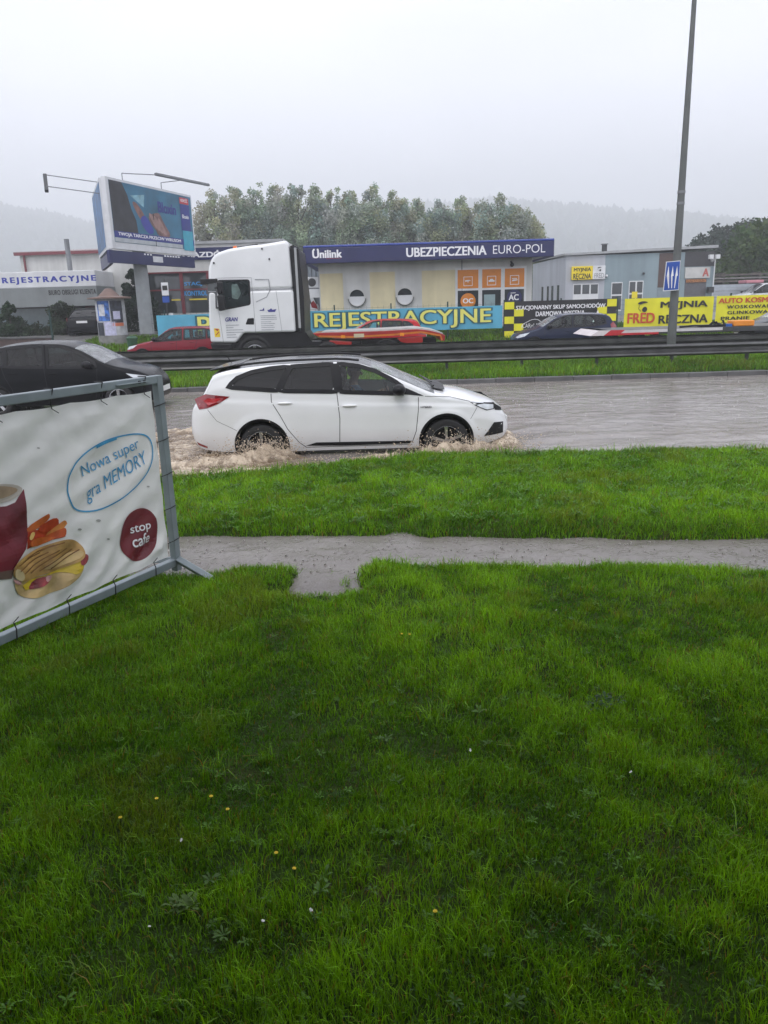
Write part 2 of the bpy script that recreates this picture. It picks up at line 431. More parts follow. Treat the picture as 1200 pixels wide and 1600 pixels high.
# ------------------------------------------------------------------ water
def water_material(name, deep, pale, spec_rough=.10, ring=1.0):
    m = bpy.data.materials.new(name); m.use_nodes = True
    n = m.node_tree.nodes; l = m.node_tree.links; b = n['Principled BSDF']
    b.inputs['Roughness'].default_value = spec_rough; b.inputs['IOR'].default_value = 1.33
    t = n.new('ShaderNodeTexCoord')
    z = n.new('ShaderNodeTexNoise'); z.inputs['Scale'].default_value = .9; z.inputs['Detail'].default_value = 7; z.inputs['Distortion'].default_value = .6
    mp = n.new('ShaderNodeMapping'); mp.inputs['Scale'].default_value = (.45, 1.2, 1); l.new(t.outputs['Object'], mp.inputs[0]); l.new(mp.outputs[0], z.inputs['Vector'])
    r = n.new('ShaderNodeValToRGB'); e = r.color_ramp.elements; e[0].position = .32; e[0].color = (*deep, 1); e[1].position = .7; e[1].color = (*pale, 1)
    l.new(z.outputs['Fac'], r.inputs[0]); l.new(r.outputs[0], b.inputs['Base Color'])
    # rain rings: several lattices of drops, each a decaying ring
    prev = None
    for k, sc_ in enumerate((3.2, 5.6, 9.0)):
        mk = n.new('ShaderNodeMapping'); mk.inputs['Location'].default_value = (k*3.7, k*1.9, 0); mk.inputs['Rotation'].default_value = (0, 0, .7*k); l.new(t.outputs['Object'], mk.inputs[0])
        v = n.new('ShaderNodeTexVoronoi'); v.voronoi_dimensions = '2D'; v.inputs['Scale'].default_value = sc_; l.new(mk.outputs[0], v.inputs['Vector'])
        a = n.new('ShaderNodeMath'); a.operation = 'MULTIPLY'; a.inputs[1].default_value = 30; l.new(v.outputs['Distance'], a.inputs[0])
        s = n.new('ShaderNodeMath'); s.operation = 'COSINE'; l.new(a.outputs[0], s.inputs[0])
        d = n.new('ShaderNodeMapRange'); d.inputs[1].default_value = 0; d.inputs[2].default_value = .45; d.inputs[3].default_value = 1; d.inputs[4].default_value = 0; l.new(v.outputs['Distance'], d.inputs[0])
        p = n.new('ShaderNodeMath'); p.operation = 'MULTIPLY'; l.new(s.outputs[0], p.inputs[0]); l.new(d.outputs[0], p.inputs[1])
        g = n.new('ShaderNodeMath'); g.operation = 'MULTIPLY'; g.inputs[1].default_value = (1.0, .7, .5)[k]; l.new(p.outputs[0], g.inputs[0])
        if prev is None: prev = g.outputs[0]
        else:
            ad = n.new('ShaderNodeMath'); ad.operation = 'ADD'; l.new(prev, ad.inputs[0]); l.new(g.outputs[0], ad.inputs[1]); prev = ad.outputs[0]
    z2 = n.new('ShaderNodeTexNoise'); z2.inputs['Scale'].default_value = 4.5; z2.inputs['Detail'].default_value = 7; z2.inputs['Roughness'].default_value = .66; l.new(t.outputs['Object'], z2.inputs['Vector'])
    m1 = n.new('ShaderNodeMath'); m1.operation = 'MULTIPLY_ADD'; m1.inputs[1].default_value = 7.0; l.new(z2.outputs['Fac'], m1.inputs[0]); l.new(prev, m1.inputs[2])
    bp = n.new('ShaderNodeBump'); bp.inputs['Strength'].default_value = .55*ring; bp.inputs['Distance'].default_value = .012
    l.new(m1.outputs[0], bp.inputs['Height']); l.new(bp.outputs[0], b.inputs['Normal'])
    return m
water = water_material('muddy rain water', (.20, .172, .15), (.29, .265, .245), .08, .30)
path_water = water_material('shallow rain water on the path', (.145, .128, .115), (.225, .206, .19), .06, .35)
for xa, xb in ((-90, -15), (15, 90)): sheet('flood_water', xa, xb, 4.6, 20.1, 0.0, water, 'grey brown flood water beyond the edges of the view')
wx, wy = np.arange(-15, 15.01, .045), np.concatenate([np.arange(4.6, 7.3, .04), np.arange(7.3, 20.12, .05)])
WX, WY = np.meshgrid(wx, wy)
ww = .55*fbm(WX*.7, WY*.9, 171, 3)
deep_ = np.where(WY < 8, .8, 1.0)*sstep(15, 14.5, np.abs(WX))
WZ = deep_*(.013*fbm(WX*1.7+ww, WY*3.1+ww, 161, 3) + .0085*fbm(WX*5+2*ww, WY*8+2*ww, 164, 3) + .004*fbm(WX*13, WY*15, 167, 2))
WZ = WZ + deep_*.012*np.sin((WY-.25*WX)*7+6*ww)*np.exp(-((WX-2.6)/1.6)**2-((WY-11)/2.2)**2)       # bow waves running out from the car
kw = (WY[:-1,:-1] < 8)
tag(grid_mesh('flood_water', WX, WY, WZ, None, water, None, ~kw), 'brown grey flood water over the near carriageway, rippled and pocked by rain', kind='structure')
tag(grid_mesh('path_water', WX, WY, WZ + .6*WZ*np.sin(WX*9+3*ww), None, path_water, None, kw), 'shallow grey water standing on the footpath, pocked by rain', kind='structure')

# churned water and wake round the white car
cx = np.arange(-4.6, 2.75, .016); cy = np.arange(9.0, 13.6, .02)
CX, CY = np.meshgrid(cx, cy)
def seg_env(x, y, pts, w):
    e = np.zeros_like(x)
    for (ax, ay, ah), (bx, by, bh) in zip(pts[:-1], pts[1:]):
        dx, dy = bx-ax, by-ay; t = np.clip(((x-ax)*dx+(y-ay)*dy)/(dx*dx+dy*dy), 0, 1)
        d2 = (x-ax-t*dx)**2 + (y-ay-t*dy)**2; e = np.maximum(e, (ah+(bh-ah)*t)*np.exp(-d2/(w*w)))
    return e
wob = .12*fbm(CX*2.5, CY*2.5, 71); wob2 = .12*fbm(CX*2.5, CY*2.5, 75)
px_, py_ = CX+wob, CY+wob2
crest = seg_env(px_, py_, [(1.95,11.5,.10),(1.72,10.9,.15),(1.15,10.48,.22),(.75,10.42,.20),(.2,10.36,.09),(-.5,10.3,.05)], .13)
crest = np.maximum(crest, seg_env(px_, py_, [(1.9,11.9,.10),(1.6,12.6,.15),(1.0,12.95,.16),(0,13.1,.08)], .17))
crest = np.maximum(crest, seg_env(px_, py_, [(-1.05,10.5,.04),(-1.30,10.52,.18),(-1.65,10.46,.24),(-2.0,10.30,.15),(-2.6,10.05,.08),(-3.4,9.75,.04)], .12))
crest = np.maximum(crest, seg_env(px_, py_, [(-1.9,12.9,.08),(-2.6,13.1,.14),(-3.6,13.3,.08)], .25))
crest = np.maximum(crest, seg_env(px_, py_, [(.5,10.12,.03),(-.6,9.98,.05),(-1.6,9.68,.045),(-2.4,9.48,.035)], .09))
turb = .062*sstep(-.6, -2.2, CX)*sstep(9.2, 9.6, CY)*sstep(13.5, 12.9, CY)*sstep(-4.6, -3.9, CX)
turb = np.maximum(turb, .034*np.exp(-((CY-10.15)/.42)**2)*sstep(-2.5, -1.4, CX)*sstep(1.6, 1.0, CX))
turb = np.maximum(turb, .035*np.exp(-((CX-1.85)/.28)**2-((CY-11.2)/.6)**2))
ridge = 1 - np.abs(fbm(CX*2.6+.6*wob, CY*3.4, 81, 5))*2.4
ridge2 = 1 - np.abs(fbm(CX*8+4*wob, CY*9+4*wob2, 91, 4))*2.2
hh = crest*(.34+.38*ridge+.22*np.maximum(ridge2, -.3)) + turb*(.45*ridge+.55*ridge2-.15)
env = np.clip((crest*7 + turb*15), 0, 1)
edge_ = sstep(-4.6,-4.2,CX)*sstep(2.74,2.5,CX)*sstep(9.0,9.3,CY)*sstep(13.58,13.3,CY)
cut = env + .55*fbm(CX*3.3, CY*3.3, 131, 4)
CZ = np.where(cut > .10, hh*edge_ + .008*env, -.05) - .020*(1-np.clip(cut*1.6, 0, 1))
foam = np.clip(.15*env + 1.5*(hh-.025)/.10*(.3+.7*np.clip(ridge2, 0, 1)) + .55*np.clip(ridge2*ridge, 0, 1)*env, 0, 1)
foam = np.clip((foam-.14)*(.30+1.7*np.clip(.5+fbm(CX*17, CY*22, 99, 3), 0, 1)), 0, 1)[..., None]
mud = np.clip(env[...,None]*1.5, 0, 1); ccol = (np.array([.23,.205,.185])*(1-mud)+np.array([.165,.115,.07])*mud)*(1-foam) + np.array([.58,.475,.35])*foam
foamm = mat('churned muddy foam', (1,1,1), .16, var=.12, scale=25, bump=.35, bscale=60, attr='Col')
kp = (CZ[:-1,:-1] > -.012)
tag(grid_mesh('churned_water', CX, CY, CZ, ccol.reshape(-1,3), foamm, None, kp), 'foaming brown wake and splash thrown up by the white estate car', kind='structure')
def drops(name, n, spots, m, label):
    V = []; L = []; S = []; base = np.array([(1,0,0),(-1,0,0),(0,1,0),(0,-1,0),(0,0,1),(0,0,-1)], float)
    T = [(0,2,4),(2,1,4),(1,3,4),(3,0,4),(2,0,5),(1,2,5),(3,1,5),(0,3,5)]
    k = 0
    for _ in range(n):
        x, y, z, sx, sy, sz = spots[int(RNG.integers(len(spots)))]
        p = np.array([RNG.normal(x, sx), RNG.normal(y, sy), abs(RNG.normal(0, sz))+z])
        r = RNG.uniform(.002, .009) * (1.6 if RNG.random() < .08 else 1)
        V.append(p + base*r*RNG.uniform(.7, 1.5, (6, 1)))
        for t in T: L += [i+k for i in t]; S.append(len(L)-3)
        k += 6
    return tag(np_mesh(name, np.concatenate(V), L, S, None, m, None, True), label, kind='stuff')
dropm = mat('thrown muddy drops', (.55, .45, .34), .12, var=.2, scale=30)
drops('water_spray', 7000, [(1.8,10.9,.02,.2,.25,.08),(1.15,10.45,.06,.3,.12,.11),(.7,10.4,.06,.28,.1,.10),(-1.5,10.48,.1,.2,.1,.12),(-1.8,10.4,.1,.25,.12,.11),(-2.4,10.1,.03,.4,.2,.07),(-3.0,11,.02,.6,.8,.06),(0,10.2,.02,.6,.15,.05)], dropm,
      'muddy drops thrown up round the wheels of the white estate car')
# splash marks of the rain on the water
def splashes(n):
    V = []; L = []; S = []; k = 0
    for _ in range(n):
        if RNG.random() < .55: y = RNG.uniform(5.6, 6.8)
        else: y = RNG.uniform(9.7, 19.5)
        x = RNG.uniform(-.62*y-.5, .62*y+.5); r = RNG.uniform(.004, .010); h = RNG.uniform(.004, .016)
        m_ = 7
        a = np.arange(m_)*2*PI/m_
        V.append(np.concatenate([np.stack([x+r*np.cos(a), y+r*np.sin(a), 0*a-.002], 1), np.stack([x+1.35*r*np.cos(a), y+1.35*r*np.sin(a), h*RNG.uniform(.4,1,m_)], 1)]))
        for i in range(m_):
            L += [k+i, k+(i+1) % m_, k+m_+(i+1) % m_, k+m_+i]; S.append(len(L)-4)
        k += 2*m_
    return np_mesh('rain_splashes', np.concatenate(V), L, S, None, mat('splash water', (.5,.48,.46), .1), None, True)
tag(splashes(1300), 'small crowns of water where rain drops hit the flood', kind='stuff')
# ------------------------------------------------------------------ buildings and street furniture
white_wall = mat('white render', (.62, .62, .60), .8, var=.10, scale=.9, bump=.15, bscale=30, streak=.28)
cream = mat('cream render', (.70, .62, .40), .8, var=.08, scale=1.2, bump=.12, bscale=30, streak=.20)
navy = mat('navy sign panel', (.012, .016, .085), .35, var=.12, scale=1.5)
navy_top = mat('navy sign cap', (.03, .06, .30), .3, var=.1)
wlet = mat('white lettering', (.80, .80, .82), .5, var=.03)
pvc = mat('white window frame', (.66, .67, .68), .4, var=.05)
orange = mat('orange film', (.66, .215, .015), .45, var=.08)
darkglass = mat('dark shop glass', (.03, .036, .04), .06, var=.3, scale=1.2, coat=.5)
paleglass = mat('pale blinds behind glass', (.28, .38, .40), .2, var=.15, scale=2, coat=.5)
grey_metal = mat('weathered grey metal', (.20, .21, .22), .5, metal=.2, var=.2, scale=3)
dark_metal = mat('dark painted steel', (.03, .033, .035), .5, var=.2)
green_metal = mat('dark green steel', (.012, .04, .035), .5, var=.2)
roof_grey = mat('grey roof sheet', (.34, .35, .36), .5, var=.12)

def panel(name, x0, x1, z0, z1, y, m, parent, t=.02, out=0.0):
    return MB().box(x0, x1, y-out-t, y-out, z0, z1).build(name, m, parent, world=True)

# insurance office
G0 = .75
ob = thing('insurance_office', 'low white and cream office with a long navy fascia sign and two porthole windows', 'building', (2.2, 38.0, G0))
MB().box(-2.75, 7.35, 38.0, 46.0, G0-.4, 4.0).build('wall', white_wall, ob, world=True)
MB().box(-3.1, 8.0, 37.3, 46.4, 4.0, 4.12).build('roof', roof_grey, ob, world=True)
for x0, x1 in ((-2.70, -1.62), (-.35, .85), (2.12, 4.15)):
    panel('cream_panel', x0, x1, G0+.05, 3.52, 38.0, cream, ob, .012)
fs = MB().box(-3.30, 8.10, 36.9, 37.25, 3.93, 4.62).build('fascia_sign', navy, ob, bevel=.03, world=True)
MB().box(-3.32, 8.12, 36.88, 37.3, 4.62, 4.72).build('sign_cap', navy_top, ob, bevel=.03, world=True)
MB().box(8.101, 8.13, 36.95, 45.9, 3.93, 4.66).build('side_fascia', navy, ob, world=True)
MB().box(-3.33, -3.301, 36.95, 45.9, 3.93, 4.66).build('side_fascia', navy, ob, world=True)
text_on('lettering', 'Unilink', (-2.90, -1.58, 4.17, 4.50), 36.9, wlet, ob, .035)
for x in (-2.84, -2.66): shape_on('sign_mark', [ellipse(x, 4.53, .045, .045, 16)], 36.9, wlet, ob, out=.006)
shape_on('sign_mark', [[(-2.3,4.115),(-1.6,4.135),(-1.6,4.15),(-2.3,4.13)]], 36.9, mat('red line', (.4,.02,.03), .5), ob, out=.006)
text_on('lettering', 'UBEZPIECZENIA', (1.38, 5.02, 4.10, 4.49), 36.9, wlet, ob, .028, spacing=1.0)
text_on('lettering', 'EURO-POL', (5.33, 7.72, 4.12, 4.49), 36.9, wlet, ob, -.004)
for cxp, nm in ((-.98, 0), (1.30, 1)):
    cz = 2.39
    r_ = MB().lathe([(.44, 0), (.44, -.10), (.36, -.10), (.36, 0)], 40, 'y', (cxp, 37.99, cz)).build('porthole_window', white_wall, ob, True, world=True)
    l = r_.location
    shape_on('pane', [ellipse(cxp, cz, .37, .37)], 37.97, pvc, ob)
    shape_on('dark_pane', [[(cxp+.34*math.cos(a), cz+.03+.34*math.sin(a)) for a in np.linspace(.06, PI-.06, 20)]], 37.962, darkglass, ob)
    v, f = ribbon([(cxp+.42*math.cos(a), cz+.42*math.sin(a)) for a in np.linspace(PI+.1, 2*PI-.1, 24)], .035); flat_on('dark_arc', v, f, 37.88, dark_metal, ob)  # dark arc laid along the lower half of the porthole ring
# shop windows on the right
xs_ = [4.18, 5.48, 6.0-.12+.0, 7.2]
wx = [(4.20, 5.28), (5.50, 6.60), (6.80, 7.00+.0)]
wx = [(4.20, 5.24), (5.44, 6.50), (6.70, 7.05)]
bay = [(at(714,470,38).x, at(748,470,38).x), (at(752,470,38).x, at(783,470,38).x), (at(787,470,38).x, at(819,470,38).x)]
MB().box(bay[0][0]-.08, bay[2][1]+.08, 37.95, 37.998, .9, 3.60).build('window_surround', pvc, ob, world=True)
icon = [[[(-.14,-.02),(.13,.02),(.06,.06),(-.14,.05)],[(-.02,-.05),(.02,-.05),(.02,.0),(-.02,0)]],
        [[(-.14,-.05),(.14,-.05),(.14,.02),(-.14,.02)],[(-.09,.025),(.09,.025),(.05,.08),(-.05,.08)]],
        [[(-.12,.05),(.12,.05),(.12,.08),(-.12,.08)],[(-.14,-.06),(.14,-.02),(.14,.02),(-.08,.02)]]]
for i, (a, b) in enumerate(bay):
    w = panel('shop_window', a, b, 1.0, 3.52, 37.95, pvc, ob, .02)
    panel('film', a+.03, b-.03, 2.66, 3.50, 37.93, orange, ob, .012)
    panel('pane', a+.03, b-.03, 1.02, 2.56, 37.93, darkglass, ob, .01)
    cxx, czz = (a+b)/2, 2.98
    v, f = ribbon([(cxx-.2, czz-.2), (cxx+.2, czz-.2), (cxx+.2, czz+.2), (cxx-.2, czz+.2)], .035, True); flat_on('film_icon', v, f, 37.918, wlet, ob)
    shape_on('film_icon', [[(cxx+p[0], czz+p[1]) for p in lp] for lp in icon[i]], 37.918, wlet, ob, out=.005)
a, b = bay[0]; shape_on('sticker', [ellipse((a+b)/2, 2.08, .36, .36), [((a+b)/2+.18, 1.84), ((a+b)/2+.30, 1.62), ((a+b)/2+.30, 1.90)]], 37.92, orange, ob, out=.004)
text_on('lettering', 'OC', ((a+b)/2-.24, (a+b)/2+.24, 1.98, 2.20), 37.92, wlet, ob, .028, out=.010)
a, b = bay[1]; panel('blind', a+.12, b-.3, 1.3, 2.35, 37.92, paleglass, ob, .006)
a, b = bay[2]; shape_on('sticker', [ellipse((a+b)/2, 2.18, .36, .36)], 37.92, navy, ob, out=.004)
text_on('lettering', 'AC', ((a+b)/2-.26, (a+b)/2+.20, 2.06, 2.32), 37.92, wlet, ob, .028, out=.010)
shape_on('lettering', [[((a+b)/2-.18, 2.37), ((a+b)/2+.06, 2.38), ((a+b)/2+.06, 2.41), ((a+b)/2-.18, 2.40)]], 37.92, wlet, ob, out=.010)
MB().cyl((4.02, 37.95, .9), (4.02, 37.95, 3.95), .025).build('downpipe', grey_metal, ob, world=True)
MB().ball((6.35, 37.75, 3.66), .10, 8).cyl((6.35,37.75,3.7),(6.35,38.0,3.82),.05).build('security_camera', dark_metal, ob, True, world=True)
ac = thing('air_conditioner', 'white air conditioner unit on the left wall of the navy and white office', 'air conditioner', (-3.1, 38.3, 2.9))
MB().box(-.28, .32, -.12, .55, .0, .5).build('casing', pvc, ac, bevel=.02)
MB().cyl((0,-.125,.25),(0,-.14,.25),.19,n=20).build('fan_grille', dark_metal, ac)
MB().box(-.3,.33,-.1,.02,-.45,-.05).build('pipe_box', pvc, ac)

# grey shed behind the office, left
sh = thing('metal_shed', 'grey ribbed metal shed standing behind the left end of the insurance office', 'building', (-3.5, 47.5, G0))
mb = MB()
for k in range(20): mb.box(-6.3+k*.25, -6.3+k*.25+.2, 47.3, 47.5, G0-.3, 4.5)
mb.box(-6.4, -1.3, 47.5, 52, G0-.3, 4.5); mb.build('wall', mat('blue grey sheet', (.17,.20,.23), .5, var=.1), sh, world=True)
MB().box(-6.5, -1.2, 47.2, 52.2, 4.5, 4.62).build('roof', roof_grey, sh, world=True)
panel('door', -4.3, -3.5, G0, 3.4, 47.3, mat('dark door', (.08,.09,.10), .5), sh, .03)

# blue workshop
fb = thing('workshop', 'pale blue flat roofed workshop with brown strip and yellow car wash sign', 'building', (16.2, 50, 1.0))
bluew = mat('pale blue render', (.25, .32, .35), .8, var=.08, scale=.7, bump=.12, bscale=30, streak=.25)
lilac = mat('pale grey render', (.43, .45, .49), .8, var=.06, scale=.7, streak=.22)
MB().box(11.75, 21.0, 50, 60.5, .6, 4.62).build('wall', bluew, fb, world=True)
panel('wall_facing', 11.76, 14.2, 1.0, 4.60, 50, lilac, fb, .012)
MB().box(11.73, 11.748, 50.01, 60.4, 1.0, 4.60).build('side_facing', lilac, fb, world=True)
MB().add([(11.6,49.8,4.62),(21.1,49.8,4.82),(21.1,60.7,4.95),(11.6,60.7,4.75),(11.6,49.8,4.74),(21.1,49.8,4.98),(21.1,60.7,5.1),(11.6,60.7,4.87)],
         [(0,3,2,1),(4,5,6,7),(0,1,5,4),(1,2,6,5),(2,3,7,6),(3,0,4,7)]).build('roof', roof_grey, fb, world=True)
brown = mat('brown cladding', (.085, .055, .05), .6, var=.15, scale=4)
panel('brown_strip', 17.55-.0, 18.45, 2.55, 4.6, 50, brown, fb, .015); panel('strip_panel', 17.55, 18.45, 1.6, 2.5, 50, mat('grey blue panel', (.20,.25,.28), .6), fb, .015)
panel('dark_lintel', 19.15, 21.0, 3.75, 4.62, 50, mat('dark cladding', (.05,.05,.055), .6, var=.2), fb, .03)
panel('roller_door', 19.25, 20.6, 1.1, 2.95, 50, mat('grey roller door', (.10,.10,.11), .5, var=.15, scale=6), fb, .012)
sg = panel('white_sign', 19.2, 20.75, 3.05, 3.70, 50, mat('faded white sign', (.50,.50,.48), .6), fb, .10)
text_on('lettering', 'A', (20.3, 20.65, 3.15, 3.60), 49.9, mat('faded red', (.45,.10,.08), .6), fb, .04)
panel('orange_strip', 19.3, 20.55, 2.80, 2.99, 49.95, mat('faded orange lettering', (.30,.13,.05), .6, var=.6, scale=12), fb, .02)
for x0, x1, z0, z1, nb in ((12.25, 13.85, 1.2, 2.92, 3), (14.65, 15.35, 1.2, 2.95, 1), (15.75, 16.65, 1.2, 3.0, 2)):
    zt = z1-.62 if nb == 3 else z1-.72
    wn_ = panel('window', x0, x1, z0, z1, 50, pvc, fb, .03)
    for k in range(nb):
        w_ = (x1-x0)/nb; panel('pane', x0+k*w_+.05, x0+(k+1)*w_-.05, zt, z1-.06, 49.97, darkglass, fb, .012)
        if nb < 3: panel('pane', x0+k*w_+.05, x0+(k+1)*w_-.05, z0+.1, zt-.1, 49.97, darkglass, fb, .012)
panel('notice', 15.95, 16.3, 1.95, 2.35, 49.955, mat('yellow sheet', (.75,.62,.02), .5), fb, .01)
for yy in (51.5, 53.2, 54.6, 56.4): MB().box(11.70, 11.729, yy, yy+.5, 1.3, 2.9).build('slit_window', darkglass, fb, world=True)
MB().box(14.2, 14.45, 50.6, 50.9, 4.74, 5.25).build('chimney', dark_metal, fb, world=True)
MB().box(14.15, 14.5, 50.55, 50.95, 5.25, 5.3).build('chimney_cap', grey_metal, fb, world=True)
MB().ball((14.3, 49.9, 3.35), .08, 8).build('lamp', pvc, fb, True, world=True)
MB().ball((16.6, 49.9, 3.42), .08, 8).build('lamp', dark_metal, fb, True, world=True)
MB().box(21.0, 21.06, 49.95, 50.05, 1, 4.4).build('downpipe', pvc, fb, world=True)
for k, x in enumerate((20.55, 20.95)): MB().bar((20.85, 50.0, 4.0), (x, 49.5, 4.25), .10, .06).box(x-.12, x+.12, 49.35, 49.6, 4.15, 4.4).build('floodlight', pvc, fb, world=True)
MB().box(20.7-.1, 20.95, 49.6, 49.9, 2.15, 2.5).build('projecting_lamp', dark_metal, fb, world=True)
wsg = thing('car_wash_sign', 'yellow and white sign box reading MYJNIA RĘCZNA on the blue workshop wall', 'sign', (13.0, 49.9, 3.5))
yel = mat('yellow sign', (.78, .60, .02), .45, var=.06)
MB().box(12.1, 13.4, 49.78, 49.98, 3.16, 3.96).build('sign_panel', yel, wsg, bevel=.02, world=True)
MB().box(13.402, 14.18, 49.78, 49.98, 3.16, 3.96).build('sign_panel', mat('white sign', (.66,.67,.68), .5), wsg, bevel=.02, world=True)
blk = mat('black lettering', (.015, .015, .015), .5); redl = mat('red orange lettering', (.55, .07, .02), .5)
text_on('lettering', 'MYJNIA', (12.22, 13.28, 3.60, 3.86), 49.78, blk, wsg, .025, out=.008); text_on('lettering', 'RĘCZNA', (12.2, 13.28, 3.22, 3.52), 49.78, blk, wsg, .025, out=.008)
text_on('lettering', 'FRED', (13.5, 14.1, 3.24, 3.52), 49.78, mat('grey lettering', (.25,.25,.26), .5), wsg, .0, out=.008)
def beret(root, cx, cz, s, y, out=.008):
    shape_on('emblem', [smooth2([(cx-.30*s,cz+.12*s),(cx-.1*s,cz+.25*s),(cx+.2*s,cz+.26*s),(cx+.40*s,cz+.18*s),(cx+.1*s,cz+.14*s),(cx-.12*s,cz+.05*s)])], y, blk, root, out=out)
    shape_on('emblem', [smooth2([(cx+.0*s,cz-.30*s),(cx+.18*s,cz-.42*s),(cx+.34*s,cz-.28*s),(cx+.30*s,cz-.10*s),(cx+.16*s,cz-.06*s),(cx+.04*s,cz-.14*s)])], y, blk, root, out=out)
    v, f = ribbon([(cx-.16*s,cz+.02*s),(cx-.20*s,cz-.18*s),(cx-.06*s,cz-.34*s)], .03*s); flat_on('emblem', v, f, y, blk, root, out=out)
beret(wsg, 13.78, 3.78, .4, 49.78)

# vehicle inspection station on the left
st_ = thing('inspection_station', 'white inspection hall with blue lettered band, grey canopy and red framed windows', 'building', (-13, 45, .9))
band = mat('white fascia', (.66, .67, .68), .5, var=.05, streak=.15); grey_f = mat('grey fascia', (.23, .25, .25), .6, var=.12, scale=1, streak=.3)
redframe = mat('dark red frame', (.16, .02, .03), .5, var=.1)
hall = MB().box(-15.0, -5.2, 45, 60, .5, 5.55).build('wall', white_wall, st_, world=True)
MB().box(-15.05, -5.1, 44.9, 60, 5.55, 5.7).build('roof', roof_grey, st_, world=True)
panel('sign_band', -11.0, -6.6, 4.72, 5.36, 44.95, navy, st_, .05)
text_on('lettering', 'POJAZDÓW', (-11.0, -8.0, 4.86, 5.22), 44.90, wlet, st_, .035, out=.006)
panel('glazing', -12.9, -5.4, 1.9, 4.05, 45, darkglass, st_, .02)
for x in (-12.9, -10.95, -9.45, -7.9, -6.5): panel('mullion', x-.09, x+.09, 1.85, 4.08, 44.98, redframe, st_, .06)
panel('transom', -12.8, -5.4, 3.12, 3.2, 44.98, redframe, st_, .05); panel('transom', -12.8, -5.4, 4.05, 4.13, 44.98, redframe, st_, .05)
blu = mat('light blue film lettering', (.03, .26, .60), .5); yl = mat('yellow film', (.7,.55,.05), .5)
text_on('lettering', 'STACJA', (-10.8, -9.55, 3.32, 3.56), 44.97, blu, st_, .03); text_on('lettering', 'KONTROLI', (-10.85, -9.5, 2.82, 3.08), 44.97, blu, st_, .03); text_on('lettering', 'POJAZDÓW', (-9.3, -7.95, 2.82, 3.08), 44.97, blu, st_, .03)
for x0, x1 in ((-11.6, -11.1), (-10.6, -9.6), (-9.1, -8.2)): panel('film_stripe', x0, x1, 2.58, 2.66, 44.975, yl, st_, .008)
low = MB().box(-26, -15.0, 44.2, 56, .5, 3.3).build('low_wall', mat('dark entrance wall', (.05,.045,.045), .7, var=.2), st_, world=True)
MB().box(-27, -14.75, 42.2, 56, 3.42, 4.22).build('fascia', band, st_, bevel=.03, world=True)
MB().box(-27, -14.70, 42.0, 56, 2.42, 3.415).build('canopy', grey_f, st_, bevel=.02, world=True)
lbl = mat('blue lettering', (.025, .04, .32), .5)
text_on('lettering', 'REJESTRACYJNE', (at(4,440,42.2).x, at(150,440,42.2).x, 3.60, 3.96), 42.2, lbl, st_, .04, spacing=1.35, out=.006)
text_on('lettering', 'BIURO OBSŁUGI KLIENTA', (at(75,448,42).x, at(149,448,42).x, 3.02, 3.26), 42.0, blk, st_, .035, spacing=1.1, out=.006)
panel('shutter', -21.5, -18.1, 1.2, 2.38, 44.2, paleglass, st_, .03); panel('red_pier', -18.1, -17.7, .9, 2.42, 44.2, redframe, st_, .05); panel('red_pier', -16.2, -15.7, .9, 2.42, 44.2, redframe, st_, .05)
panel('red_sill', -26, -15.2, .7, 1.2, 44.18, mat('brick plinth', (.13,.045,.035), .7, var=.3, scale=8), st_, .05)
panel('notice', -15.35, -15.1, 1.5, 1.9, 44.15, pvc, st_, .02)
MB().cyl((-16.55, 43.6, 4.22), (-16.55, 43.6, 5.9), .13).build('flue_pipe', grey_metal, st_, True, world=True)
wh = thing('warehouse', 'pale warehouse with shallow pinkish roof behind the blue lettered band', 'building', (-20, 62, .9))
MB().box(-26.6, -12.5, 60.5, 75, .5, 6.4).build('wall', white_wall, wh, world=True)
MB().add([(-26.9,60.2,6.4),(-12.2,60.2,6.4),(-12.2,75,7.6),(-26.9,75,7.6),(-26.9,60.2,6.55),(-12.2,60.2,6.55),(-12.2,75,7.75),(-26.9,75,7.75)], [(0,3,2,1),(4,5,6,7),(0,1,5,4),(1,2,6,5),(2,3,7,6),(3,0,4,7)]).build('roof', mat('pinkish roof', (.26,.19,.19), .5, var=.1), wh, world=True)
MB().box(-26.85, -12.3, 60.1, 60.25, 6.3, 6.5).build('gutter', redframe, wh, world=True)
MB().cyl((-26.2, 60.3, .8), (-26.2, 60.3, 6.4), .08).build('downpipe', redframe, wh, world=True)

# triangular billboard on a post
bbm = thing('billboard', 'large billboard on a grey post showing a blue nasal spray advertisement', 'billboard', (-11.45, 39.2, .9))
A = Vector((-11.66, 36, 0)); B = Vector((-9.50, 42.7, 0)); ex = (B-A).normalized(); LN = (B-A).length; ny_ = Vector((ex.y, -ex.x, 0))
if ny_.y > 0: ny_ = -ny_
ZB, ZT = 4.78, 7.76
def bbf(out):
    def fn(u, v): p = A + ex*u*LN + ny_*out; return (p.x, p.y, ZB+(ZT-ZB)*v)
    return fn
def bquad(name, u0, u1, v0, v1, m, out, th=.04):
    f0, f1 = bbf(out), bbf(out-th)
    P = [f0(u0,v0), f0(u1,v0), f0(u1,v1), f0(u0,v1), f1(u0,v0), f1(u1,v0), f1(u1,v1), f1(u0,v1)]
    return MB().add(P, [(0,1,2,3),(7,6,5,4),(0,4,5,1),(1,5,6,2),(2,6,7,3),(3,7,4,0)]).build(name, m, bbm, world=True)
def bshape(name, polys, m, out): return shape_on(name, polys, 0, m, bbm, fn=bbf(out), world=True)
wfr = mat('white billboard frame', (.62, .63, .65), .4, var=.08)
bquad('frame', 0, 1, 0, 1, wfr, 0, .22)
teal = mat('printed teal', (.03, .145, .24), .45, var=.35, scale=.8); bquad('poster', .03, .985, .10, .965, teal, .012, .01)
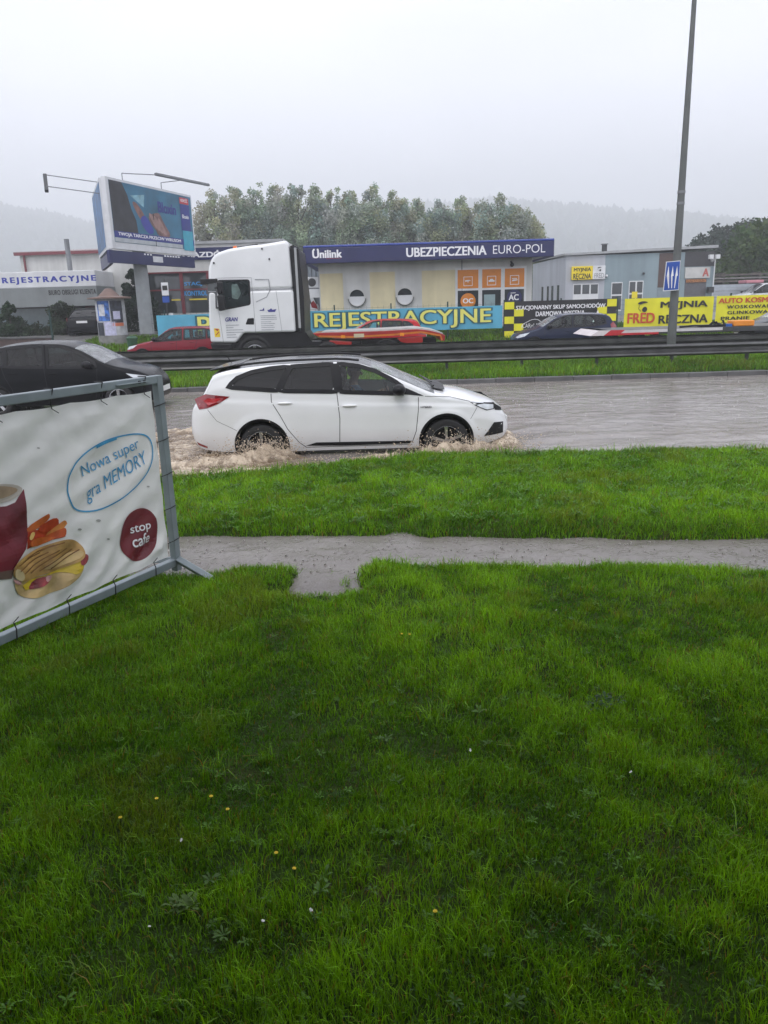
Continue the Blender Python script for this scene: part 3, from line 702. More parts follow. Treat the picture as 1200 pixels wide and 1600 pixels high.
bshape('poster_print', [[(.03,.965),(.16,.965),(.21,.80),(.24,.60),(.28,.45),(.29,.25),(.03,.25)]], mat('printed dark figure', (.028,.028,.035), .5, var=.5, scale=2), .016)
bshape('poster_print', [smooth2([(.25,.72),(.30,.72),(.38,.55),(.40,.42),(.34,.44),(.28,.60)])], mat('printed skin', (.22,.11,.09), .5, var=.4, scale=3), .019)
bshape('poster_print', [smooth2([(.42,.56),(.50,.60),(.56,.62),(.60,.48),(.70,.25),(.52,.25),(.50,.35),(.44,.44)])], mat('printed hand', (.20,.11,.10), .5, var=.5, scale=3), .019)
for k in range(3): bshape('poster_print', [smooth2([(.42+.05*k,.58-.03*k),(.455+.05*k,.60-.03*k),(.56+.04*k,.36-.03*k),(.52+.04*k,.33-.03*k)])], mat('printed finger', (.32,.20,.18), .5, var=.3, scale=3), .021)
bshape('poster_print', [smooth2([(.32,.48),(.38,.56),(.44,.44),(.48,.30),(.42,.26),(.36,.34)])], mat('printed bottle', (.03,.04,.30), .4), .023)
bshape('poster_print', [[(.24,.80),(.40,.85),(.38,.66),(.30,.74)]], mat('printed pale blue', (.22,.42,.50), .5, var=.3), .018)
bshape('poster_band', [[(.03,.17),(.985,.17),(.985,.26),(.03,.26)]], mat('printed navy', (.02,.03,.22), .4), .022)
bshape('poster_footer', [[(.03,.105),(.82,.105),(.82,.165),(.03,.165)]], mat('printed grey', (.42,.45,.47), .4), .022)
text_on('lettering', 'TWOJA TARCZA PRZECIW WIRUSOM', (.07, .80, .185, .245), 0, wlet, bbm, .03, fn=bbf(.028), world=True)
text_on('lettering', 'Bloxin', (.55, .77, .63, .79), 0, mat('printed navy', (.02,.03,.22), .4), bbm, .035, fn=bbf(.024), world=True)
bshape('poster_tag', [[(.83,.83),(.95,.83),(.95,.93),(.83,.93)]], mat('printed red', (.50,.03,.05), .4), .024)
text_on('lettering', 'NOWOŚĆ', (.845, .935, .86, .91), 0, wlet, bbm, .02, fn=bbf(.028), world=True)
bshape('poster_box', [[(.83,.40),(.955,.40),(.955,.82),(.83,.82)]], mat('printed navy', (.02,.03,.22), .4), .024)
bshape('poster_box', [[(.84,.08),(.97,.08),(.97,.40),(.84,.40)]], mat('printed cyan', (.04,.36,.48), .4), .025)
text_on('lettering', 'Bloxin', (.85, .935, .60, .66), 0, wlet, bbm, .02, fn=bbf(.028), world=True)
bquad('lower_panel', -.03, .985, -.20, -.02, navy, -.05, .15)
bshape('lower_panel_label', [[(.44,-.15),(.56,-.15),(.56,-.06),(.44,-.06)]], wfr, -.04)
shape_on('lower_panel_marks', [[(.34+.035*k,-.052),(.36+.035*k,-.052),(.36+.035*k,-.03),(.34+.035*k,-.03)] for k in range(3)] + [[(.58+.035*k,-.052),(.605+.035*k,-.052),(.605+.035*k,-.03),(.58+.035*k,-.03)] for k in range(6)], 0, wlet, bbm, fn=bbf(-.04), world=True)
# second face, seen edge on
A2 = Vector((-11.95, 36.05, 0)); B2 = Vector((-14.2, 41.5, 0)); e2 = (B2-A2).normalized(); n2_ = Vector((-e2.y, e2.x, 0)); n2_ = n2_ if n2_.x < 0 else -n2_
def b2(u, v, out): p = A2+(B2-A2)*u+n2_*out; return (p.x, p.y, ZB-.05+(ZT-ZB)*v)
def b2quad(name, u0, u1, v0, v1, m, out, th):
    P = [b2(u0,v0,out), b2(u1,v0,out), b2(u1,v1,out), b2(u0,v1,out), b2(u0,v0,out-th), b2(u1,v0,out-th), b2(u1,v1,out-th), b2(u0,v1,out-th)]
    return MB().add(P, [(0,1,2,3),(7,6,5,4),(0,4,5,1),(1,5,6,2),(2,6,7,3),(3,7,4,0)]).build(name, m, bbm, world=True)
b2quad('side_frame', 0, 1, 0, 1, wfr, 0, .22); b2quad('side_poster', .03, .97, .05, .95, mat('printed blue poster', (.05,.14,.30), .45, var=.6, scale=1.5), .015, .01); b2quad('side_lower_panel', 0, 1, -.2, -.02, navy, -.05, .15)
for z in (4.95, 5.6, 6.1, 6.8, 7.3): MB().bar((-11.95, 36.2, z), (-11.6, 36.25, z), .1, .14).build('frame_clip', dark_metal, bbm, world=True)
MB().cyl((-11.47, 39.2, .5), (-11.47, 39.2, 6.5), .36, .30, 24).build('post', mat('grey painted post', (.30,.32,.33), .5, var=.12), bbm, True, world=True)
MB().cyl((-11.47, 39.2, .5), (-11.47, 39.2, .98), .62, .52, 24).build('post_base', conc, bbm, True, world=True)
MB().bar((-11.47, 39.2, 5.2), (-10.6, 39.35, 5.2), .25).bar((-11.47, 39.2, 5.2), (-12.6, 39.2, 5.2), .25).bar((-11.47, 39.2, 6.4), (-10.6, 39.35, 6.4), .25).build('bracket', dark_metal, bbm, world=True)
p0, p1 = at(243,272,36), at(326,289,41)
q0 = Vector(bbf(0)(.18, 1)); q1 = Vector(bbf(0)(.62, 1))
d_ = p1-p0
for qq, kk in ((q0, .08), (q1, .5)): MB().tube([qq, qq+Vector((0,0,.28)), p0+d_*kk], .02).build('lamp_arm', grey_metal, bbm, world=True)
MB().bar(p0, p1, .14, .12).build('lamp_bar', grey_metal, bbm, bevel=.03, world=True)
p0, p1 = at(70,273,37), at(73,299,36)
qa, qb = Vector(b2(.2,1,0)), Vector(b2(.1,.86,0))
for qq, kk in ((p0, Vector((-12.0, 37, 7.62))), (at(73,291,36.2), Vector((-12.05, 36.3, 7.1)))): MB().tube([qq, kk], .02).build('lamp_arm', grey_metal, bbm, world=True)
MB().bar(p0, p1, .16, .14).build('lamp_bar', dark_metal, bbm, bevel=.03, world=True)

# advertising column
ad = thing('advertising_column', 'round poster column with a brown cone roof beside the billboard post', 'advertising column', (-12.08, 36, .5))
MB().cyl((0,0,0),(0,0,.55),.66,.66,28).build('plinth', mat('dirty concrete', (.20,.20,.19), .8, var=.3, scale=4), ad, True)
MB().cyl((0,0,.55),(0,0,2.15),.63,.63,36).build('drum', mat('pasted paper', (.42,.43,.45), .7, var=.3, scale=5), ad, True)
MB().lathe([(.95,2.14),(.95,2.2),(.46,2.26),(.42,2.32),(.28,2.45),(.14,2.58),(0.001,2.60)], 32).build('roof', mat('brown cone roof', (.17,.11,.09), .6, var=.25), ad, True)
def wrap(a0, a1, z0, z1, m, r=.637):
    k = 8; v = []
    for i in range(k+1):
        a = a0+(a1-a0)*i/k; v += [(r*math.sin(a), -r*math.cos(a), z0), (r*math.sin(a), -r*math.cos(a), z1)]
    MB().add(v, [(2*i, 2*i+2, 2*i+3, 2*i+1) for i in range(k)]).build('poster', m, ad)
pw = mat('white poster', (.60,.62,.66), .6, var=.25, scale=7); pb = mat('blue poster', (.05,.15,.45), .6, var=.8, scale=7); pd = mat('dark poster', (.03,.035,.05), .6, var=.7, scale=7); pr = mat('pale violet poster', (.50,.50,.66), .6, var=.2, scale=8); po = mat('orange poster edge', (.55,.16,.08), .6)
wrap(-1.45,-.75,1.2,2.05,pw); wrap(-.72,.22,1.18,2.05,pb); wrap(.30,1.2,1.1,2.05,pd); wrap(.30,1.2,.95,1.09,po); wrap(-1.0,-.3,.45,1.12,pd); wrap(-.25,.55,.50,1.15,pr); wrap(-1.5,-1.05,.4,1.1,pw,.639); wrap(-.6,-.1,1.4,1.9,pw,.640); wrap(.45,.95,1.25,1.6,pr,.640)

# litter bin, sign, poles
bn = thing('litter_bin', 'small dark green litter bin on the grass by the poster column', 'bin', (-10.39, 33.2, .02))
gb = mat('green enamel', (.012, .07, .025), .4, var=.15)
MB().cyl((0,0,.35),(0,0,.92),.19,.22,18).build('drum', gb, bn, True); MB().lathe([(.23,.90),(.24,.96),(.16,1.04),(.001,1.06)],18).build('lid', gb, bn, True); MB().cyl((0,0,0),(0,0,.4),.03).build('post', dark_metal, bn)
bs = thing('bus_stop_sign', 'blue and white bus stop sign on a thin pole in front of the station windows', 'sign', (-9.35, 35.3, .5))
MB().cyl((0,0,0),(0,0,2.9),.03).build('pole', dark_metal, bs); MB().box(-.14,.16,-.05,-.03,2.2,2.75).build('plate', pvc, bs); MB().box(-.14,.16,-.06,-.051,1.9,2.16).build('plate', mat('traffic blue', (.015,.07,.34), .4), bs)
MB().box(-.10,.12,-.056,-.0505,2.42,2.62).build('pictogram', blk, bs); MB().box(.08,.25,-.02,.05,.2,1.45).build('white_post', pvc, bs)
fp = thing('thin_pole', 'thin teal steel pole at the left beyond the black hatchback', 'pole', (-14.45, 35, .5))
MB().cyl((0,0,0),(0,0,1.7),.045).build('shaft', green_metal, fp); MB().cyl((0,0,1.7),(0,0,1.74),.06).build('cap', green_metal, fp)

lwl = thing('low_wall', 'low dark brick wall at the left edge beyond the black hatchback', 'wall', (-18, 35.6, .4))
MB().box(-26, -14.75, 35.5, 35.75, .3, 1.02).build('brickwork', mat('dark brick', (.07,.045,.04), .7, var=.35, scale=9, bump=.4, bscale=25), lwl, world=True)
MB().box(-26.03, -14.7, 35.46, 35.79, 1.02, 1.10).build('coping', conc, lwl, bevel=.01, world=True)
# street lamp in the median
lp_ = thing('street_lamp', 'tall tapering grey street lamp post in the grassy median', 'lamp post', (8.73, 23.4, .1))
lamp_c = mat('grey green lamp post', (.10, .108, .105), .55, var=.2, scale=2)
MB().cyl((0,0,.3),(0,0,11.5),.132,.048,20).build('shaft', lamp_c, lp_, True)
MB().cyl((0,0,-.15),(0,0,.32),.20,.185,20).build('base', mat('pale concrete base', (.34,.34,.32), .8, var=.2), lp_, True)
for z in (4.45, 4.75): MB().cyl((0,0,z),(0,0,z+.07),.110,.110,20).build('band', grey_metal, lp_, True)
MB().tube([(0,0,11.45),(0,-.5,11.7),(0,-1.6,11.8)], .04).build('arm', lamp_c, lp_, True); MB().box(-.14,.14,-2.3,-1.5,11.72,11.88).build('lamp_head', grey_metal, lp_, bevel=.04)
ls = thing('lane_sign', 'blue sign with three white lane arrows fixed to the street lamp post', 'road sign', (8.50, 23.18, 2.18))
blue_s = mat('traffic blue', (.015,.07,.34), .4)
MB().add([(-.20,-.02,0),(.24,-.05,.02),(.24,-.05,.84),(-.16,-.02,.82),(-.20,.0,0),(.24,-.03,.02),(.24,-.03,.84),(-.16,0,.82)], [(0,1,2,3),(7,6,5,4),(0,4,5,1),(1,5,6,2),(2,6,7,3),(3,7,4,0)]).build('plate', pvc, ls)
MB().add([(-.18,-.026,.025),(.225,-.053,.04),(.225,-.053,.82),(-.145,-.026,.80)], [(0,1,2,3)]).build('face', blue_s, ls)
for k in range(3):
    x0 = -.10+.12*k; ar = [(x0-.02*(k-1)*2, .08), (x0+.022-.02*(k-1)*2, .08), (x0+.018, .42), (x0+.045, .42), (x0+.01, .70), (x0-.03, .42), (x0-.004, .42)]
    shape_on('arrow', [ar], 0, wlet, ls, fn=lambda x, z: (x, -.036-.061*(x+.18), z))
MB().bar((.1,.0,.3),(.1,.1,.3),.03).bar((.1,.0,.6),(.1,.1,.6),.03).build('clamp', grey_metal, ls)

# guardrails
steel = mat('wet weathered rail steel', (.075, .075, .075), .38, metal=.5, var=.35, scale=2.5)
def guardrail(label, y, z0, ztop, x0, x1, step, off, face=-1):
    g = thing('guardrail', label, 'guardrail', (0, y, z0))
    h = .31; pr = [(0,-.5),(-.045,-.42),(-.075,-.34),(-.045,-.20),(0,-.12),(0,.12),(-.045,.20),(-.075,.34),(-.045,.42),(0,.5)]
    zc = ztop-h/2; v = []; 
    for x in (x0, x1):
        for d, k in pr: v.append((x, y+face*-d, zc+k*h))
        for d, k in reversed(pr): v.append((x, y+face*-d-face*.008, zc+k*h))
    n = len(pr)*2
    MB().add(v, [(i, (i+1) % n, n+(i+1) % n, n+i) for i in range(n)]).build('rail', steel, g, world=True)
    k = 0; x = x0+off; first = None
    while x < x1:
        if first is None:
            first = MB().box(-.035,.035,.0,.09,-.5,ztop-z0-.02).build('post', dark_metal, g); first.location = (x, .06, 0)
        else:
            o = first.copy(); COL.objects.link(o); o.parent = g; o.location = (x, .06, 0)
        b = MB().box(-.03,.03,.0,.055,-.06,.06)
        if k == 0: sp0 = b.build('spacer', steel, g); sp0.location = (x, .005, zc-z0)
        else:
            o = sp0.copy(); COL.objects.link(o); o.parent = g; o.location = (x, .005, zc-z0)
        k += 1; x += step
    return g
guardrail('near weathered steel guardrail along the median grass', 21.5, .15, .76, -24, 26, 2.08, .87+.03)
guardrail('far weathered steel guardrail behind the street lamp post', 25.2, .15, .83, -28, 30, 2.08, .3, 1)

# mesh fence with the advertising banners
FY = 35.0
fe = thing('mesh_fence', 'dark green wire mesh fence carrying the advertising banners', 'fence', (4, FY, .5))
wires = MB()
for z in np.arange(.72, 2.0, .2): wires.bar((-10, FY, z), (24, FY, z), .008)
for x in np.arange(-10, 24, .25): wires.bar((x, FY+.01, .62), (x, FY+.01, 2.0), .006)
wires.build('wire_mesh', green_metal, fe, world=True)
f0 = None
for k in range(14):
    x = -9.42+2.5*k
    if f0 is None: f0 = MB().box(-.03,.03,-.03,.03,0,1.58).build('post', green_metal, fe); f0.location = (x-4, .05, 0)
    else: o = f0.copy(); COL.objects.link(o); o.parent = fe; o.location = (x-4, .05, 0)
def banner(label, x0, x1, z0, z1, m, y=FY-.06, skew=0.0):
    b = thing('fence_banner', label, 'banner', ((x0+x1)/2, y, z0))
    nx = int((x1-x0)/.12)+2; X, Z = np.meshgrid(np.linspace(x0, x1, nx), np.linspace(z0, z1, 10))
    Yv = y + .012*np.sin(X*5.1+Z*3) + .010*fbm(X*2, Z*2, 7) - .015
    g = grid_mesh('cloth', X-(x0+x1)/2, Yv-y, Z-z0, None, m, b)
    fn = lambda out: (lambda x, z: (x, y-.045-out, z))
    return b, y-.042
cyan = mat('cyan banner cloth', (.09, .37, .52), .6, var=.10, scale=2); ylw = mat('yellow banner cloth', (.74, .70, .02), .55, var=.08, scale=1.5); pyl = mat('pale yellow lettering', (.74, .72, .16), .6, var=.05); blackc = mat('black banner cloth', (.014,.014,.016), .5, var=.2)
def outlined(root, body, box, y):
    text_on('lettering_outline', body, box, y, mat('dark teal outline', (.01,.10,.13), .6), root, .065, out=.004)
    x0,x1,z0,z1 = box; text_on('lettering', body, (x0+.02,x1-.02,z0+.02,z1-.02), y, pyl, root, .015, out=.010)
b1, y1 = banner('cyan fence banner with yellow PRZ lettering left of the white lorry', -9.75, -4.2, .84, 1.86, cyan); outlined(b1, 'PRZ', (-7.96, -5.8, .98, 1.76), y1)
b2_, y2 = banner('cyan fence banner with yellow REJESTRACYJNE lettering', -3.45, 5.48, .88, 1.85, cyan); outlined(b2_, 'REJESTRACYJNE', (-2.82, 4.98, .95, 1.76), y2)
b3, y3 = banner('black fence banner with white writing and yellow checks, behind the navy car', 5.57, 10.5, .44, 2.0, blackc)
chk = []
for k in range(5): x0 = 5.57+(.42 if k % 2 else 0); chk.append([(x0, 1.98-.31*(k+1)), (x0+.42, 1.98-.31*(k+1)), (x0+.42, 1.98-.31*k), (x0, 1.98-.31*k)])
for k in range(5): x0 = 10.08-(.42 if k % 2 else 0); chk.append([(x0, 1.98-.31*(k+1)), (x0+.42, 1.98-.31*(k+1)), (x0+.42, 1.98-.31*k), (x0, 1.98-.31*k)])
shape_on('check_pattern', chk[:5], y3, ylw, b3); shape_on('check_pattern', chk[5:], y3, ylw, b3)
text_on('lettering', 'STACJONARNY SKUP SAMOCHODÓW', (6.08, 10.0, 1.64, 1.86), y3, wlet, b3, .028, out=.008); text_on('lettering', 'DARMOWA WYCENA', (6.95, 9.1, 1.34, 1.54), y3, wlet, b3, .028, out=.008)
text_on('lettering', 'CARoLAND', (6.36, 7.36, .86, 1.04), y3, wlet, b3, .0, out=.008); text_on('lettering', 'TU', (6.3, 6.7, .50, .70), y3, wlet, b3, .028, out=.008)
v, f = ribbon(smooth2([(6.34,.84),(6.34,1.0),(6.55,1.10),(6.8,1.22),(7.05,1.21),(7.2,1.08),(7.38,1.02),(7.38,.86)], 2, False), .02); flat_on('car_outline_logo', v, f, y3, wlet, b3, out=.008)
shape_on('white_triangle', [[(9.45,1.0),(9.85,1.0),(9.68,1.55)]], y3, wlet, b3, out=.008)
b4, y4 = banner('yellow fence banner reading FRED MYJNIA RĘCZNA behind the lamp post', 10.86, 14.78, .60, 1.97, ylw)
text_on('lettering', 'FRED', (11.02, 12.2, .92, 1.34), y4, redl, b4, .03, out=.006); beret(b4, 11.62, 1.66, .72, y4)
text_on('lettering', 'MYJNIA', (12.45, 14.5, 1.46, 1.80), y4, blk, b4, .028, out=.006); text_on('lettering', 'RĘCZNA', (12.40, 14.55, .87, 1.22), y4, blk, b4, .028, out=.006)
text_on('lettering', 'www.myjniafred.pl', (11.95, 13.65, .63, .76), y4, redl, b4, .0, out=.006)
b5, y5 = banner('yellow fence banner headed AUTO KOSMETYKA at the right edge', 14.90, 19.5, .60, 1.97, ylw)
text_on('lettering', 'AUTO KOSMETYKA', (15.0, 18.3, 1.66, 1.87), y5, redl, b5, .03, out=.006); text_on('lettering', 'WOSKOWANIE', (15.38, 17.6, 1.42, 1.56), y5, blk, b5, .03, spacing=1.2, out=.006)
text_on('lettering', 'GLINKOWANIE', (15.42, 17.7, 1.18, 1.32), y5, blk, b5, .03, spacing=1.1, out=.006); text_on('lettering', 'PRANIE', (15.15, 16.4, .94, 1.08), y5, blk, b5, .03, spacing=1.1, out=.006); text_on('lettering', 'POLEROWANIE', (15.0, 16.9, .70, .84), y5, blk, b5, .03, out=.006)

# yard things at the right
cf = thing('corrugated_fence', 'white corrugated fence at the right behind the yellow banners', 'fence', (25, 56, .9))
mb = MB()
for k in range(8): mb.box(22.9, 33, 55.9+.03*(k % 2), 56.0, 1.0+k*.21, 1.0+k*.21+.2)
mb.build('sheeting', mat('white sheeting', (.42,.46,.50), .5, var=.1), cf, world=True)
for x in (23, 26, 29, 32): MB().box(x-.06, x+.06, 56.01, 56.12, .7, 2.75).build('post', grey_metal, cf, world=True)
wp = thing('timber_stack', 'stack of dark weathered planks behind the white corrugated fence', 'timber stack', (28, 62.5, 1.0))
wm = mat('weathered planks', (.10,.085,.075), .8, var=.5, scale=3); wm2 = mat('grey planks', (.20,.19,.18), .8, var=.3, scale=3)
for k in range(11):
    x0 = 26+random.uniform(-.1,.5); x1 = 31.2-random.uniform(0,.9); z = 1.0+k*.24; mb = MB()
    for j in range(3): mb.box(x0+random.uniform(0,.4), x1-random.uniform(0,.5), 62+j*.45, 62+j*.45+.38, z, z+random.uniform(.07,.15))
    mb.build('plank_layer', wm if k % 3 else wm2, wp, world=True)
    MB().box(26.8, 26.95, 61.95, 63.3, z+.15, z+.24).box(29.6, 29.75, 61.95, 63.3, z+.15, z+.24).build('bearer', wm, wp, world=True)
# ------------------------------------------------------------------ road vehicles
rubber = mat('tyre rubber', (.018, .018, .019), .75, var=.2, scale=20)
trimm = mat('black plastic trim', (.010, .010, .012), .4, var=.15, scale=12, spec=.25)
chrome = mat('bright alloy', (.55, .56, .58), .25, metal=.9, var=.08)
lampglass = mat('headlamp glass', (.62, .66, .70), .08, var=.15, scale=9, coat=1)
redlamp = mat('red lamp glass', (.24, .008, .014), .12, var=.25, scale=14, coat=1)
interior_m = mat('dark seat cloth', (.022, .022, .025), .85, var=.2, scale=8)
wetscreen = glass('rain covered windscreen', (.62, .70, .70), .15, .22)
clear = glass('car glass clear', (.82, .92, .88))
dim = glass('car glass dim', (.20, .25, .25))
privacy = glass('privacy glass', (.035, .04, .045))
platem = mat('number plate', (.75, .76, .75), .4, var=.05)

def inpoly(x, z, poly):
    c = np.zeros(np.shape(x), bool); n = len(poly)
    for i in range(n):
        (x1, z1), (x2, z2) = poly[i], poly[i-1]
        with np.errstate(divide='ignore', invalid='ignore'):
            c ^= ((z1 > z) != (z2 > z)) & (x < (x2-x1)*(z-z1)/(z2-z1+1e-12)+x1)
    return c
def shrink(poly, d):
    n = len(poly); P = [Vector(p) for p in poly]
    ar = sum(P[i].x*P[(i+1) % n].y - P[(i+1) % n].x*P[i].y for i in range(n)); s = 1 if ar > 0 else -1
    out = []
    for i in range(n):
        a, b, c = P[i-1], P[i], P[(i+1) % n]; e1 = (b-a).normalized(); e2 = (c-b).normalized()
        n1 = Vector((-e1.y, e1.x))*s; n2 = Vector((-e2.y, e2.x))*s; q = n1+n2
        q = q/max(.35, q.dot(q)/2) if q.length > 1e-6 else n1
        out.append(tuple(b + q*d))
    return out

class Body:
    """outer skin of a car: side profile curves give a half width for every (x,z)"""
    def __init__(s, top, bot, belt, plan, W, tumble=.20, crown=.045, edge=.10):
        s.T, s.B, s.K, s.P = pchip(*zip(*top)), pchip(*zip(*bot)), pchip(*zip(*belt)), pchip(*zip(*plan))
        s.L = top[-1][0]; s.x0 = top[0][0]; s.W = W; s.tumble = tumble; s.crown = crown; s.edge = edge
    def half(s, x, z):
        x = np.asarray(x, float); z = np.asarray(z, float)
        T, B = s.T(x), s.B(x); K = np.minimum(s.K(x), T-.03); w = s.W/2*s.P(x)
        u = np.clip((z-B)/np.maximum(K-B, .02), 0, 1)
        w = w*(1 + s.bulge(x, z)/np.maximum(w, .2))
        lo = w*(1 - .085*np.clip((.42-u)/.42, 0, 1)**2 - .045*np.clip((u-.62)/.38, 0, 1)**1.6)
        h = np.maximum(T-K, .03); v = np.clip((z-K)/h, 0, 1.2)
        hi = w*.955*(1 - s.tumble*np.minimum(1, h/.45)*v*(.8+.2*v))
        return np.where(z <= K, lo, hi)
    flare = (); crease = None
    def bulge(s, x, z):
        b = 0*x
        for ax, az, ar in s.flare:
            r = np.sqrt((x-ax)**2+(z-az)**2); b = b + .016*np.exp(-((r-ar-.02)/.06)**2)
        if s.crease is not None:
            zc = np.interp(x, s.crease[0], s.crease[1]); d = (z-zc)/.028
            b = b - .014/(1+np.exp(-np.clip(d*2.2, -30, 30)))*np.exp(-np.clip(z-zc, 0, 9)/.14) + .006*np.exp(-d*d)
        return b
    def ring(s, x, nside=34, narc=7, ntop=11):
        """half section from the bottom centre to the top centre"""
        T, B = float(s.T(x)), float(s.B(x)); r = min(.085, .45*(T-B)); e = min(s.edge, .35*s.W/2)
        cr = s.crown; zc = T - cr
        ze = max(zc - r, B+.01)
        p = [(0., B), (float(s.half(x, B))*.6, B), (float(s.half(x, B))*.93, B)]
        zs = np.linspace(B+.012, ze, nside); ws = s.half(np.full(nside, x), zs)
        p += list(zip(ws.tolist(), zs.tolist()))
        we = float(ws[-1]); 
        for k in range(1, narc+1):
            a = PI/2*k/narc; p.append((we - e*(1-math.cos(a)), ze + (zc-ze)*math.sin(a)))
        wr = we - e
        for k in range(1, ntop+1):
            t = 1-k/ntop; p.append((wr*t, zc + cr*(1-t*t)))
        return p, (3, 3+nside, 3+nside+narc)

def make_car(root, bd, paint, wins, arches, wheel_r, wheel_y, shield=None, rear=None, roof_m=None, floor_z=.30, seams=(), arch_trim=.03, rim_style='spoke', tyre_w=.2, seats=True, lights=(), handles=(), extra=None, glass_w=None):
    """wins: (outline, material, name); shield / rear: x range of the glass on the upper skin"""
    L = bd.L; n = 150
    t = np.linspace(0, 1, n); xs = bd.x0 + (L-bd.x0)*(t - .055*np.sin(2*PI*t))
    xs = np.unique(np.concatenate([xs] + [np.array(r) for r in (shield, rear) if r])); n = len(xs)
    rings = []; 
    for x in xs: r, idx = bd.ring(x); rings.append(r)
    m = len(rings[0]); full = []
    V = []
    for x, r in zip(xs, rings):
        for y, z in r: V.append((x, -y, z))
        for y, z in r[-2::-1]: V.append((x, y, z))
    M = 2*m-1
    iS, iA, iT = idx
    body, shieldf, rearf, rooff = [], [], [], []
    cut_a, cut_w = {}, {}
    for i in range(n-1):
        for j in range(M):
            j2 = (j+1) % M
            jj = j if j < m-1 else 2*m-3-j          # mirrored section index
            q = (i*M+j, (i+1)*M+j, (i+1)*M+j2, i*M+j2)
            c = np.mean([V[k] for k in q], 0); xm, zm = c[0], c[2]
            if jj < iS or j2 == 0:
                if any(abs(xm-a[0]) < a[2] for a in arches): continue
                body.append(q); continue
            ha = [a for a in arches if (xm-a[0])**2+(zm-a[1])**2 < a[2]**2] if jj < iA else []
            if ha:
                for k_ in q: cut_a[k_] = ha[0]
                continue
            hw = [w for w in wins if inpoly(xm, zm, w[3])] if jj < iA+2 else []
            if hw:
                for k_ in q: cut_w[k_] = hw[0][3]
                continue
            if jj >= iA+3:
                if shield and shield[0] <= xm <= shield[1] and abs(c[1]) < bd.W/2: shieldf.append(q); continue
                if rear and rear[0] <= xm <= rear[1]: rearf.append(q); continue
            if roof_m and jj >= iA+4 and rear[1] < xm < shield[0]: rooff.append(q); continue
            body.append(q)
    used = {k_ for f in body for k_ in f}
    for k_, a in cut_a.items():              # the rim of each opening follows its outline exactly
        if k_ in used:
            x, y, z = V[k_]; d = Vector((x-a[0], z-a[1])); d = d.normalized()*a[2]
            X, Z = a[0]+d.x, max(a[1]+d.y, float(bd.B(x))+.005); V[k_] = (X, math.copysign(float(bd.half(X, Z)), y), Z)
    for k_, pl in cut_w.items():
        if k_ in used:
            x, y, z = V[k_]; p = Vector((x, z)); best = None
            for i_ in range(len(pl)):
                A, B_ = Vector(pl[i_-1]), Vector(pl[i_]); e_ = B_-A; t_ = max(0, min(1, (p-A).dot(e_)/e_.dot(e_))); c_ = A+e_*t_
                if best is None or (c_-p).length < best[0]: best = ((c_-p).length, c_)
            if best[0] < .05: V[k_] = (best[1].x, math.copysign(float(bd.half(best[1].x, best[1].y)), y), best[1].y)
    body.append(tuple(range(M-1, -1, -1))); body.append(tuple((n-1)*M+k for k in range(M)))
    def sub(f, name, m_, parent=root):
        if not f: return None
        mb = MB(); mb.add(V, f); me = bpy.data.meshes.new(name); me.from_pydata(V, [], f)
        b = bmesh.new(); b.from_mesh(me); bmesh.ops.delete(b, geom=[v for v in b.verts if not v.link_faces], context='VERTS')
        bmesh.ops.recalc_face_normals(b, faces=b.faces); b.to_mesh(me); b.free()
        return link(name, me, m_, parent, True)
    body_o = sub(body, 'body', paint); sub(shieldf, 'windscreen', glass_w or wetscreen); sub(rearf, 'rear_window', privacy); sub(rooff, 'roof', roof_m)
    def proj(side, out):
        def fn(x, z): return (x, side*(float(bd.half(x, z))+out), z)
        return fn
    for poly, gm, nm, _ in wins:
        for s in (-1, 1):
            w = shape_on(nm, [poly], 0, gm, root, fn=proj(s, -.004), cell=.12)
            sm = resample(poly, .06, True); v, f = ribbon(sm, .058, True)
            flat_on('window_frame', v, f, 0, trimm, w, fn=proj(s, .007))
    for pts, wd in seams:
        for s in (-1, 1):
            v, f = ribbon(resample(pts, .05), wd); flat_on('door_gap', v, f, 0, trimm, root, fn=proj(s, .0015))
    for poly, mm, nm, *ot in lights:
        for s in (-1, 1): shape_on(nm, [poly], 0, mm, root, fn=proj(s, ot[0] if ot else .006), cell=.06)
    for hx, hz in handles:
        for s in (-1, 1):
            y = s*(float(bd.half(hx, hz))+.012)
            MB().ball((hx, y, hz), .105, 8, (1, .16, .17)).build('door_handle', paint, root, True)
    for ax, az, ar in arches:
        for s in (-1, 1):
            pts = [(ax+(ar+.004)*math.cos(a), az+(ar+.004)*math.sin(a)) for a in np.linspace(-.35, PI+.35, 34)]
            pts = [p for p in pts if p[1] > float(bd.B(p[0]))-.02]
            v, f = ribbon(pts, arch_trim); a_o = flat_on('arch_edge', v, f, 0, trimm, root, fn=proj(s, .003))
            mb = MB(); k = 26; w0 = float(bd.half(ax, az+ar*.7)); vv = []
            for i in range(k+1):
                a = -.5 + (PI+1)*i/k
                vv += [(ax+(ar+.01)*math.cos(a), s*(w0-.01), az+(ar+.01)*math.sin(a)), (ax+(ar+.01)*math.cos(a), s*(w0-.36), az+(ar+.01)*math.sin(a))]
            mb.add(vv, [(2*i, 2*i+1, 2*i+3, 2*i+2) for i in range(k)])
            mb.cyl((ax, s*(w0-.355), az), (ax, s*(w0-.36), az), ar+.01, n=24)
            mb.build('wheel_housing', trimm, root)
    for ax, az, ar in arches:
        for s in (-1, 1): make_wheel(root, ax, s*wheel_y, wheel_r, tyre_w, s, rim_style)
